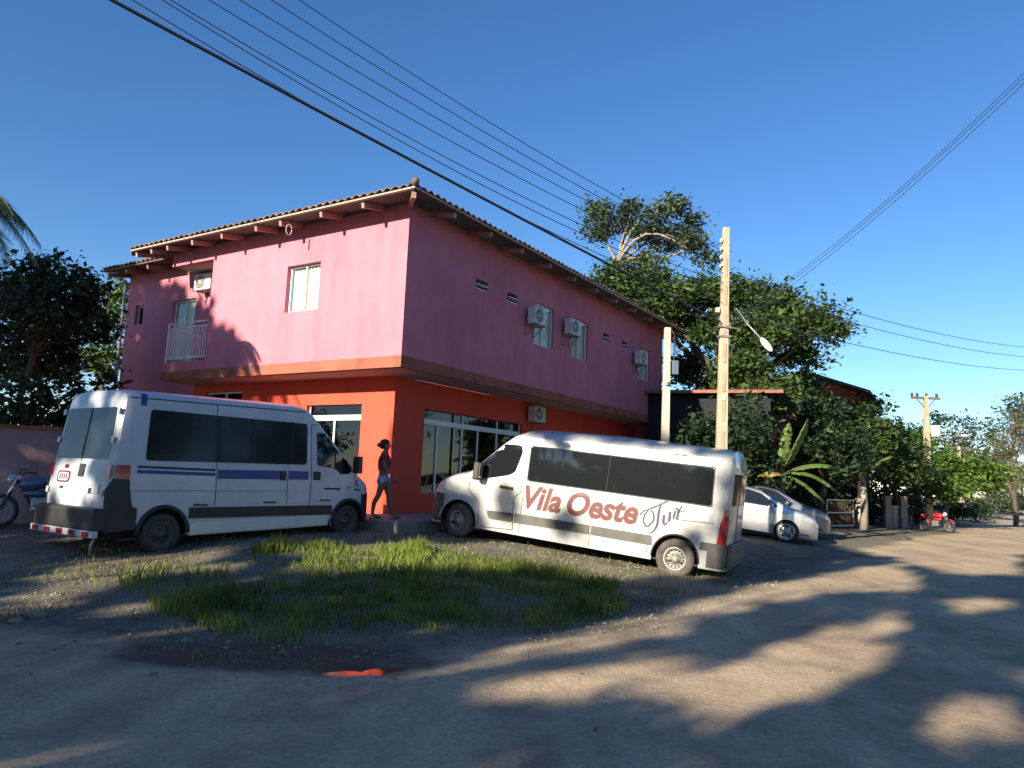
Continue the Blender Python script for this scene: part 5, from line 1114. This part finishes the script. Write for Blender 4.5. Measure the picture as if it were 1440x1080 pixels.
# undergrowth filling the shade at street level
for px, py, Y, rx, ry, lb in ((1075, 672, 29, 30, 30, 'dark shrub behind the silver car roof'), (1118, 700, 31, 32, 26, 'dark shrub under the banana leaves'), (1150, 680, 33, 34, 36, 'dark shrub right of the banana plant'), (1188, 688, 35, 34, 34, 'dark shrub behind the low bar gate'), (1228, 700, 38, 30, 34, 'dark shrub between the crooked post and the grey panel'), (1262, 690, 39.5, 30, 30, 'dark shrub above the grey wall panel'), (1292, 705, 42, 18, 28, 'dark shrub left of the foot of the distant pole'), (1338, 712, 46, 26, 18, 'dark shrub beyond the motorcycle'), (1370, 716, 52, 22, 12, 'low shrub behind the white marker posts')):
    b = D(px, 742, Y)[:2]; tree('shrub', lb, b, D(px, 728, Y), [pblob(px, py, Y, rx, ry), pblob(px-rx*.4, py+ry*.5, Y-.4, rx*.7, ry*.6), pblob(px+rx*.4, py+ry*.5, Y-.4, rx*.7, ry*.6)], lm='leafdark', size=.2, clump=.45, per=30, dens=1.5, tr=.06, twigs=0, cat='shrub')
# far trees
for px, Y, bs, lm, lb, sz in (
 (1310, 75, [(1302, 606, 75, 12, 12), (1312, 588, 75, 12, 9), (1298, 622, 75, 10, 8)], 'leafdark', 'dark far tree rising behind the distant pole', .34),
 (1345, 70, [(1342, 606, 70, 10, 8), (1358, 592, 70, 10, 6), (1336, 590, 70, 6, 5), (1372, 612, 70, 10, 8), (1360, 622, 70, 12, 8), (1335, 624, 70, 14, 9)], 'leafgrey', 'loose crowned far tree right of the distant pole', .30),
 (1362, 80, [(1362, 645, 80, 26, 12), (1385, 650, 82, 24, 10), (1340, 645, 80, 22, 12)], 'leaf', 'far dark green tree behind the plain crossarm pole', .34),
 (1428, 62, [(1430, 560, 62, 12, 10), (1440, 575, 62, 12, 12), (1422, 580, 62, 8, 8), (1434, 598, 62, 16, 14)], 'leafgrey', 'tall grey green tree at the far right edge behind the dry tree', .28),
 (1400, 72, [(1398, 604, 72, 12, 9), (1392, 622, 72, 14, 10), (1404, 640, 72, 16, 14)], 'leafgrey', 'grey green far tree left of the dry brown tree', .30),
 (1250, 90, [(1240, 606, 90, 20, 6), (1262, 612, 90, 16, 7)], 'leafdark', 'low dark far treetop behind the street trees', .36),
 (1405, 95, [(1395, 680, 95, 16, 10), (1410, 690, 90, 20, 10), (1425, 698, 85, 16, 8)], 'leafgrey', 'hazy far tree at the end of the street', .34)):
    b = D(px, 715, Y)[:2]; tree('far_tree', lb, b, D(px, bs[0][1]+30, Y), [pblob(*q) for q in bs], lm=lm, size=sz, clump=.9, per=60, dens=2.4, tr=.16, twigs=1, group='trees at the end of the street')
tree('dry_tree', 'bushy brownish dry tree overhanging the right edge of the road', D(1428, 735, 48)[:2], D(1424, 690, 48),
 [pblob(*q) for q in ((1420, 620, 48, 22, 20), (1440, 600, 48, 20, 20), (1408, 640, 48, 16, 16), (1436, 650, 48, 24, 22), (1460, 630, 48, 24, 26), (1418, 670, 49, 14, 12), (1445, 680, 48, 18, 14))], lm='dryleaf', size=.17, clump=.5, per=70, dens=2.2, tr=.16, twigs=3, asp=.3, drop=.6)
for px, Y, rx, ry, lb in ((1392, 66, 14, 9, 'pale roadside bush left of the far road end'), (1412, 62, 16, 10, 'pale roadside bush beside the far road end'), (1432, 58, 12, 9, 'pale roadside bush at the right frame edge'), (1376, 58, 12, 7, 'low bush by the slim white post')):
    b = D(px, 716, Y)[:2]; tree('roadside_bush', lb, b, D(px, 712, Y), [pblob(px, 706, Y, rx, ry), pblob(px+rx*.6, 710, Y-1, rx*.7, ry*.6)], lm='leafgrey', size=.22, clump=.5, per=50, dens=2.2, tr=.05, twigs=0, cat='bush')
# banana plant
def banana(label, px, py, Y, lv, stem_h):
    b = D(px, py, Y); z = gz(b[0], b[1]); t = thing('banana_plant', label, 'banana plant', (b[0], b[1], z-.05)); mb = MB()
    mb.tube([(0, 0, 0), (.03, 0, stem_h*.5), (.0, .02, stem_h)], [.17, .14, .09], n=10); mb.build('stem', M['palebark'], t, smooth=True)
    for (tx, ty, w, droop, mt_) in lv:   # tip given in picture at about the plant's depth
        tip = D(tx, ty, Y-.6)-np.array([b[0], b[1], z]); a = np.array([0, 0, stem_h]); mid = (a+tip)/2+np.array([0, 0, droop*np.linalg.norm(tip-a)]); mb = MB(); n = 40; C_ = []
        for i in range(n+1): f_ = i/n; C_.append((1-f_)**2*a+2*f_*(1-f_)*mid+f_*f_*tip)
        L = np.linalg.norm(tip-a)
        for i, c in enumerate(C_):
            f_ = i/n; d = C_[min(i+1, n)]-C_[max(i-1, 0)]; d /= np.linalg.norm(d); sd_ = np.cross(d, (0, 0, 1)); 
            if np.linalg.norm(sd_) < .35: sd_ = np.array([1., -.2, 0])
            sd_ /= np.linalg.norm(sd_); up_ = np.cross(sd_, d); ww = 0.02 if f_ < .16 else w*min(1, (f_-.16)/.14)**.6*(1-max(0, (f_-.72)/.28)**2.2)+.01
            tear = .92+.10*math.sin(i*.9+tx)-(.38*random.random() if random.random() < .22 else 0)
            for k, o in ((-1, .22), (-.5, .08), (0, 0), (.5, .08), (1, .22)): mb.v.append(tuple(c+sd_*k*ww*tear*.5-up_*o*ww*abs(k)*.9+up_*.012*math.sin(i*1.9)*abs(k)))
        for i in range(n):
            for k in range(4): q = i*5+k; mb.f.append((q, q+1, q+6, q+5))
        lf = mb.build('leaf', M[mt_], t, smooth=True); mb = MB(); mb.tube([tuple(c) for c in C_[:-2]], [.03*(1-.8*i/n) for i in range(n-1)], n=5); mb.build('midrib', M['leaflight'], lf, smooth=True)
    return t
banana('large banana plant with one upright leaf and drooping yellowed leaf beside the parked cars', 1097, 735, 26.5,
 [(1136, 586, .62, .03, 'banana'), (1194, 662, .62, .30, 'banana'), (1066, 668, .75, .32, 'bananadry'), (1182, 694, .5, .38, 'banana'), (1160, 706, .45, .30, 'banana'), (1110, 592, .4, .02, 'banana'), (1058, 652, .45, .25, 'banana')], 1.95)
banana('smaller banana plant with broad leaves set among the dark trees', 1215, 735, 31.5,
 [(1175, 618, .5, .18, 'banana'), (1200, 612, .5, .15, 'banana'), (1240, 616, .5, .18, 'banana'), (1255, 640, .5, .25, 'banana'), (1165, 640, .4, .25, 'banana')], 2.2)
# palm at the left edge
pc = D(-62, 272, 15.5); pb = (pc[0]-.2, pc[1]); zb = gz(*pb)
pt_ = thing('palm_tree', 'palm whose fronds hang in at the upper left edge of the picture', 'palm tree', (pb[0], pb[1], zb)); ct = pc-np.array([pb[0], pb[1], zb])
mb = MB(); limb(mb, (0, 0, -.1), ct, .20, .13, sag=0, n=10, k=10); mb.build('trunk', M['palebark'], pt_, smooth=True)
for k in range(15):
    az = 2*PI*k/15+.2; el = .15+.9*((k*7) % 5)/5; L = 1.75; mb = MB(); C_ = []
    for i in range(15): f_ = i/14; C_.append(ct+np.array([math.cos(az)*L*f_*math.cos(el*.7), math.sin(az)*L*f_*math.cos(el*.7), L*(math.sin(el)*f_-.95*f_*f_)]))
    VV = []; FF = []
    for i in range(1, 15):
        d = C_[i]-C_[i-1]; d /= np.linalg.norm(d); s_ = np.cross(d, (0, 0, 1)); s_ /= np.linalg.norm(s_)+1e-9
        for q in range(4):
            c = C_[i-1]+(C_[i]-C_[i-1])*q/4; ll = .55*math.sin(PI*(.12+.8*i/15))
            for sg in (-1, 1):
                e = c+s_*sg*ll*.72+d*ll*.45-np.array([0, 0, ll*(.25+.3*rng.random())]); w_ = d*.022; b0 = len(VV); VV += [c-w_, c+w_, e+w_*.2, e-w_*.2]; FF.append((b0, b0+1, b0+2, b0+3))
    fr = fast('frond', VV, FF, M['palm'], pt_); mb = MB(); mb.tube([tuple(c) for c in C_], [.02*(1-.8*i/14) for i in range(15)], n=5); mb.build('frond_rib', M['leaflight'], fr)
# ------------------------------------------------------------------ trees behind the photographer, unseen, leaf clumps placed to shade the place
LITG = [[(1258, 786), (1240, 775), (1150, 764), (1140, 740), (1300, 720), (1300, 760)],  # lit patches of ground, in picture coordinates of the place
 [(0, 872), (14, 840), (55, 796), (105, 768), (205, 756), (250, 768), (345, 772), (345, 806), (215, 812), (150, 838), (70, 850), (30, 872)],
 [(95, 862), (180, 838), (240, 832), (200, 860), (140, 880)],
 [(405, 768), (620, 762), (780, 764), (945, 812), (880, 826), (770, 806), (700, 810), (405, 808)],
 [(545, 950), (720, 905), (868, 872), (1050, 826), (1262, 790), (1300, 806), (1290, 832), (1140, 838), (1010, 868), (890, 905), (760, 925), (700, 945), (600, 955)],
 [(850, 1005), (950, 950), (1080, 905), (1275, 855), (1282, 900), (1210, 940), (1130, 995), (1060, 1030), (940, 1020)],
 [(680, 970), (820, 928), (1020, 912), (910, 968), (780, 992)],
 [(1236, 1045), (1300, 990), (1440, 940), (1440, 1020), (1340, 1050)], [(1322, 925), (1360, 915), (1400, 925), (1370, 940)], [(1300, 848), (1360, 838), (1440, 842), (1430, 858), (1340, 860)],
 [(1258, 786), (1175, 772), (1180, 748), (1440, 720), (1440, 808), (1340, 810)],
 [(495, 700), (620, 700), (620, 729), (495, 729)]]
LITA = [[(186, 372), (240, 360), (580, 280), (568, 520), (345, 535), (338, 490), (318, 452), (302, 470), (298, 425), (268, 425), (262, 408), (236, 402), (216, 390), (196, 398)], [(345, 535), (560, 520), (556, 730), (345, 730)]]
LITV = [[(598, 650), (660, 640), (690, 598), (760, 600), (1034, 625), (1034, 810), (930, 812), (620, 770), (640, 720), (670, 740), (680, 700), (668, 690), (640, 700)]]
SHV = [[(694, 672), (715, 676), (722, 720), (700, 712)], [(774, 600), (812, 604), (806, 632), (772, 626)], [(790, 690), (804, 692), (808, 772), (794, 770)], [(900, 615), (960, 622), (950, 640), (905, 632)], [(965, 735), (990, 738), (985, 770), (960, 765)]]
LITR = [[(118, 540), (190, 540), (190, 610), (172, 645), (160, 640), (166, 590), (125, 565)], [(85, 640), (128, 636), (128, 725), (70, 718)], [(95, 552), (108, 552), (106, 572), (94, 572)], [(128, 668), (150, 672), (148, 710), (130, 706)], [(118, 590), (160, 575), (150, 645), (122, 640)], [(60, 640), (76, 600), (74, 720), (58, 700)], [(60, 730), (150, 735), (150, 755), (60, 748)], [(200, 720), (230, 720), (230, 790), (200, 790)]]
def lit_at(u, h):
    Q = np.array([*(EU*u+L2*WP), h]); d = np.array([L2[0], L2[1], -TE]); best = (1e9, None, None)
    def pl(q, n):
        k = d[0]*n[0]+d[1]*n[1]; return None if abs(k) < 1e-6 else ((q[0]-Q[0])*n[0]+(q[1]-Q[1])*n[1])/k
    t = pl(CC, dB)
    if t and t > 0:
        p = Q+d*t; s = float(np.dot(p[:2]-CC, dA))
        if 0 < s < 9.28 and 4.1 < p[2] < 8.1: best = (t, 'A', p)
    t2 = pl(QA, dB)
    if t2 and t2 > 0 and t2 < best[0]:
        p = Q+d*t2; s = float(np.dot(p[:2]-CC, dA))
        if 1.0 < s < 13.6 and .5 < p[2] < 8.1 and not (0 < s < 9.3 and 4.1 < p[2] and best[1]): best = (t2, 'A', p)
    R_, F_ = np.array([3.03, 13.91]), np.array([-1.04, 15.75]); w = (F_-R_)/np.linalg.norm(F_-R_); n = np.array([w[1], -w[0]]); t3 = pl(R_, n)
    if t3 and 0 < t3 < best[0]:
        p = Q+d*t3; s = float(np.dot(p[:2]-R_, w)); zl = p[2]+.05-s*.096
        if -.9 < s < 5.3 and .1 < zl < 2.45: best = (t3, 'V', p)
    R_, F_ = np.array([-5.37, 12.03]), np.array([-3.14, 15.16]); w = (F_-R_)/np.linalg.norm(F_-R_); q = R_-w*.85; t4 = pl(q, w)
    if t4 and 0 < t4 < best[0]:
        p = Q+d*t4; s = float(np.dot(p[:2]-q, np.array([-w[1], w[0]])))
        if -.1 < s < 2.1 and .2 < p[2] < 2.8: best = (t4, 'R', p)
    t5 = h/TE; t5 = (h-.05)/TE
    for _ in range(4): p = Q+d*t5; t5 = (h-gz(p[0], p[1]))/TE
    if t5 < best[0]: best = (t5, 'G', Q+d*t5)
    k, p = best[1], best[2]; x, y, w_ = PJ(p)
    if k == 'G':
        if w_ < .3 or x < -60 or y > 1110: return p[1] >= 14
        if x > 1500: return vnoise([u], [h], .55, 12)[0] > .6 if p[1] < 14 else True
        if p[1] > 23.5: return True
        return any(inpoly(x, y, P) for P in LITG)
    if k == 'A': return any(inpoly(x, y, P) for P in LITA)
    if k == 'V': return any(inpoly(x, y, P) for P in LITV) and not any(inpoly(x, y, P) for P in SHV)
    return any(inpoly(x, y, P) for P in LITR)
WP = -15.0; CS = .30
us = np.arange(-30, 14, CS); hs_ = np.arange(3.6, 19.5, CS); cells = []
for u in us:
    for h in hs_:
        uu, hh = u+rng.uniform(-.1, .1), h+rng.uniform(-.1, .1)
        if not lit_at(uu, hh): cells.append((uu, hh))
cells = np.array(cells)
dl3 = np.array([L2[0], L2[1], -TE]); eu3 = np.array([EU[0], EU[1], 0])
cuts = np.arange(-30, 15, 5.5); lbls = ['first', 'second', 'third', 'fourth', 'fifth', 'sixth', 'seventh', 'eighth']
for i in range(len(cuts)-1):
    c = cells[(cells[:, 0] >= cuts[i]) & (cells[:, 0] < cuts[i+1])]
    if len(c) < 5: continue
    um = float(c[:, 0].mean()); depth = (vnoise(c[:, 0], c[:, 1], .4, 21+i)-.5)*4.5
    base = EU*um+L2*WP; zb = gz(base[0], base[1]); o = np.array([base[0], base[1], zb]); t = thing('shade_tree', 'tall leafy tree across the road behind the camera, crown shaped for its shade', 'tree', tuple(o), group='tall trees behind the camera')
    ctr_ = np.array([EU[0]*1, EU[1]*1, 0]); P = []
    cen = c[:, :1]*eu3[None]+np.array([L2[0]*WP, L2[1]*WP, 0])[None]+c[:, 1:2]*np.array([0, 0, 1.])[None]+depth[:, None]*dl3[None]
    per = 72; P = np.repeat(cen, per, 0)+rng.normal(size=(len(cen)*per, 3))*.10+rng.normal(size=(len(cen)*per, 1))*.5*dl3[None]
    V_, F_ = leaves(P-o, .23, .66, .0, jit=.3); fast('crown', V_, F_, M['leaf'], t); mb = MB(); fk = np.array([0, 0, 4.5]); limb(mb, (0, 0, -.1), fk, .26, .2, sag=0, n=9)
    for k in rng.choice(len(cen), min(9, len(cen)), replace=False): limb(mb, fk, cen[k]-o, .07, .02)
    mb.build('trunk', M['bark'], t, smooth=True)
for i, (x, y, h) in enumerate(((13, 3, 9), (17, 9, 10), (21.5, 15, 9.5), (27, 21, 10), (34, 28, 9))):  # unseen trees added to keep sky light off the shaded side wall
    tree('sky_blocking_tree', 'leafy tree added out of view right of the road to block sky light', (x, y), (x, y, 3.5), [((x, y, h*.62), (3.2, 3.2, 2.6)), ((x+1, y-1.5, h*.5), (2.6, 2.6, 2)), ((x-.6, y+1.5, h*.8), (2.4, 2.4, 1.8))], lm='leafdark', size=.42, clump=.9, per=26, dens=1.2, tr=.2, twigs=0, group='trees added out of view to block sky light')
# ------------------------------------------------------------------ grass, gravel, stones, weeds
GP = [(165, 800), (235, 782), (300, 788), (400, 770), (620, 772), (705, 785), (790, 800), (870, 822), (885, 858), (825, 885), (640, 890), (540, 880), (460, 905), (330, 900), (240, 872), (175, 830)]
def blades(n, test, hgt, wid, name, label, m, lean=.45, seed=0):
    P = []
    r = np.random.default_rng(seed)
    while len(P) < n:
        xs = r.uniform(-6.5, 4.5, 4000); ys = r.uniform(6.4, 15.5, 4000)
        k = test(xs, ys); P += [(a, b, c) for a, b, c, e in zip(xs, ys, k, r.random(4000)) if c > e]
    P = np.array(P[:n]); x, y = P[:, 0], P[:, 1]; z = terrain(x, y)-.01; tall = (.45+.9*vnoise(x, y, .9, 31))*(.5+.5*P[:, 2]); h = hgt*tall*(.55+.8*r.random(len(P))); w = wid*(.6+.8*r.random(len(P)))
    a = r.uniform(0, 2*PI, len(P)); le = lean*(.3+r.random(len(P)))*h; b = r.uniform(0, 2*PI, len(P)); B0 = np.stack([x, y, z], 1); side = np.stack([np.cos(b), np.sin(b), b*0], 1)*w[:, None]/2; ln = np.stack([np.cos(a)*le, np.sin(a)*le, a*0], 1)
    up_ = np.array([0, 0, 1.])[None]; m1 = B0+ln*.3+up_*h[:, None]*.55; tp = B0+ln+up_*(h*.92)[:, None]
    V_ = np.stack([B0-side, B0+side, m1+side*.8, m1-side*.8, tp+side*.12, tp-side*.12], 1).reshape(-1, 3); i = np.arange(len(P))[:, None]*6
    F_ = np.concatenate([i+np.array([[0, 1, 2, 3]]), i+np.array([[3, 2, 4, 5]])]); return tag(fast(name, V_, F_, M[m]), label, 'grass', kind='stuff')
def gtest(x, y):
    px, py = PJv(np.stack([x, y, terrain(x, y)], 1)); n = vnoise(x, y, .8, 41); n2 = vnoise(x, y, 2.4, 42); n3 = vnoise(x, y, 6., 43)
    k = .75*(.05+1.2*n)*(.1+1.3*n2)*(.2+1.2*n3); k = np.where((px > 600) & (py < 800), k*.3, k); k = np.where((px > 320) & (px < 425) & (py > 780) & (py < 826), .08*n2, k)
    return np.where(inpolyv(px+26*(n2-.5), py+22*(n-.5), GP), k, np.where(edge_d(x, y)[1] > .3, .012, 0))
blades(19000, gtest, .235, .012, 'grass', 'uneven green grass growing on the forecourt edge', 'grassm', seed=3)
def dtest(x, y):
    d = edge_d(x, y)[1]; n = vnoise(x, y, 1.6, 44); return np.where((d > .1) & (d < 4) & (x < 4), np.clip((n-.45)*1.5, 0, 1), np.where((x > -2.7) & (x < -1.5) & (y > 6.3) & (y < 7.0), .3, 0))
blades(7000, dtest, .11, .010, 'dry_grass', 'sparse short dry grass scattered over the gravel', 'drygrass', seed=5, lean=.9)
def stones(n, test, smin, smax, name, label, m, seed, rngx=(-9, 12), rngy=(5, 22)):
    r = np.random.default_rng(seed); P = []
    while len(P) < n:
        xs = r.uniform(*rngx, 4000); ys = r.uniform(*rngy, 4000); k = test(xs, ys); P += [(a, b) for a, b, c in zip(xs, ys, k) if c > r.random()]
    P = np.array(P[:n]); z = terrain(P[:, 0], P[:, 1]); s = smin+(smax-smin)*r.random(n)**3.5; base = np.array([(1, 0, 0), (0, 1, 0), (-1, 0, 0), (0, -1, 0), (.2, .1, .75), (0, 0, -.5)]); 
    a = r.uniform(0, 2*PI, n); ca, sa = np.cos(a), np.sin(a); B = base[None]*(1+.35*r.normal(size=(n, 6, 3)))*s[:, None, None]; X_ = B[..., 0]*ca[:, None]-B[..., 1]*sa[:, None]; Y_ = B[..., 0]*sa[:, None]+B[..., 1]*ca[:, None]
    V_ = np.stack([X_+P[:, :1], Y_+P[:, 1:2], B[..., 2]+z[:, None]+s[:, None]*.15], -1).reshape(-1, 3); i = np.arange(n)[:, None]*6
    F_ = np.concatenate([i+np.array([f_]) for f_ in ((0, 1, 4), (1, 2, 4), (2, 3, 4), (3, 0, 4), (1, 0, 5), (2, 1, 5), (3, 2, 5), (0, 3, 5))]); return tag(fast(name, V_, F_, M[m]), label, 'gravel', kind='stuff')
def st(x, y): dw, d = edge_d(x, y); return np.where(dw > -.1, (.25+.9*vnoise(x, y, .7, 51))*(vnoise(x, y, 2.5, 52)), 0)
stones(15000, st, .006, .030, 'gravel', 'loose grey and tan gravel covering the forecourt', 'stone', 11, (-9, 8), (6, 18))
def st2(x, y): dw, d = edge_d(x, y); return np.where((dw < .1) & (dw > -4), np.exp(-np.abs(dw)*1.3)*.8+.03, 0)
stones(2200, st2, .005, .018, 'road_gravel', 'pebbles and crumbs scattered on the dirt road margin', 'stone', 12, (-9, 14), (2.5, 22))
r5 = np.random.default_rng(77); q = np.stack([r5.uniform(-8, 9, 2600), r5.uniform(3.5, 17, 2600)], 1); dw5 = edge_d(q[:, 0], q[:, 1])[0]
q = q[(r5.random(2600) < np.where(dw5 > 0, .5, .16)) & (vnoise(q[:, 0], q[:, 1], .8, 71) > .35)]
V_, F_ = leaves(np.concatenate([q, (terrain(q[:, 0], q[:, 1])+.012)[:, None]], 1), .055, .5, 4.0); tag(fast('leaf_litter', V_, F_, M['dryleaf']), 'brown fallen leaves scattered over the dirt', 'leaf litter', kind='stuff')
def rock(px, py, r, label):
    p = G(px, py, .04); z = gz(p[0], p[1]); mb = MB(); mb.ell((0, 0, 0), (r, r*.7, r*.5), 14, 9); mb.v = [tuple(np.array(v)*(1+.28*(vnoise([v[0]*9+px], [v[1]*9+v[2]*7], 1.3, 3)[0]-.5)+.10*(rng.random()-.5))) for v in mb.v]
    o = mb.build('rock', M['stone']); o.location = (p[0], p[1], z+r*.15); o.rotation_euler = (0, 0, px); tag(o, label, 'rock', 'rocks on the forecourt')
for a in ((50, 862, .12, 'largest pale rock at the left edge of the gravel'), (22, 868, .07, 'small rock left of the largest pale rock'), (1052, 817, .055, 'small pale rock behind the rear wheel of the lettered van'), (1035, 823, .045, 'rock fragment nearest the road beside the lettered van'), (985, 829, .04, 'pale stone lying in shade before the rear wheel'), (262, 893, .05, 'pale stone at the front foot of the grass'), (322, 895, .045, 'pale stone in the grass edge above the puddle')): rock(*a)
def weed(px, py, h, label, n=9):
    p = G(px, py, 0.02); z = gz(p[0], p[1]); VV = []; FF = []
    mb = MB(); mb.tube([(0, 0, 0), (h*.1, 0, h*.5), (h*.25, 0, h)], [.006, .005, .003], n=5); t = thing('weed', label, 'weed', (p[0], p[1], z), random.uniform(-1, 1)); mb.build('stem', M['leaflight'], t)
    for k in range(n):
        a = k*2.4; f_ = .25+.75*k/n; c = np.array([h*.25*f_**2, 0, h*f_]); L = h*.45*(1.2-f_*.5); d = np.array([math.cos(a), math.sin(a), .35]); s_ = np.array([-math.sin(a), math.cos(a), 0])*.016
        b0 = len(VV); VV += [c, c+d*L*.5+s_, c+d*L-np.array([0, 0, L*.3]), c+d*L*.5-s_]; FF.append((b0, b0+1, b0+2, b0+3))
    fast('weed_leaves', VV, FF, M['leaflight'], t)
for a in ((770, 884, .22, 'drooping leafy weed at the front right of the grass patch'), (848, 870, .26, 'leafy weed spreading at the right tip of the grass patch'), (868, 862, .20, 'smallest leafy weed at the right tip of the grass patch'), (262, 782, .22, 'pale flowering weed in front of the minibus rear wheel')): weed(*a)
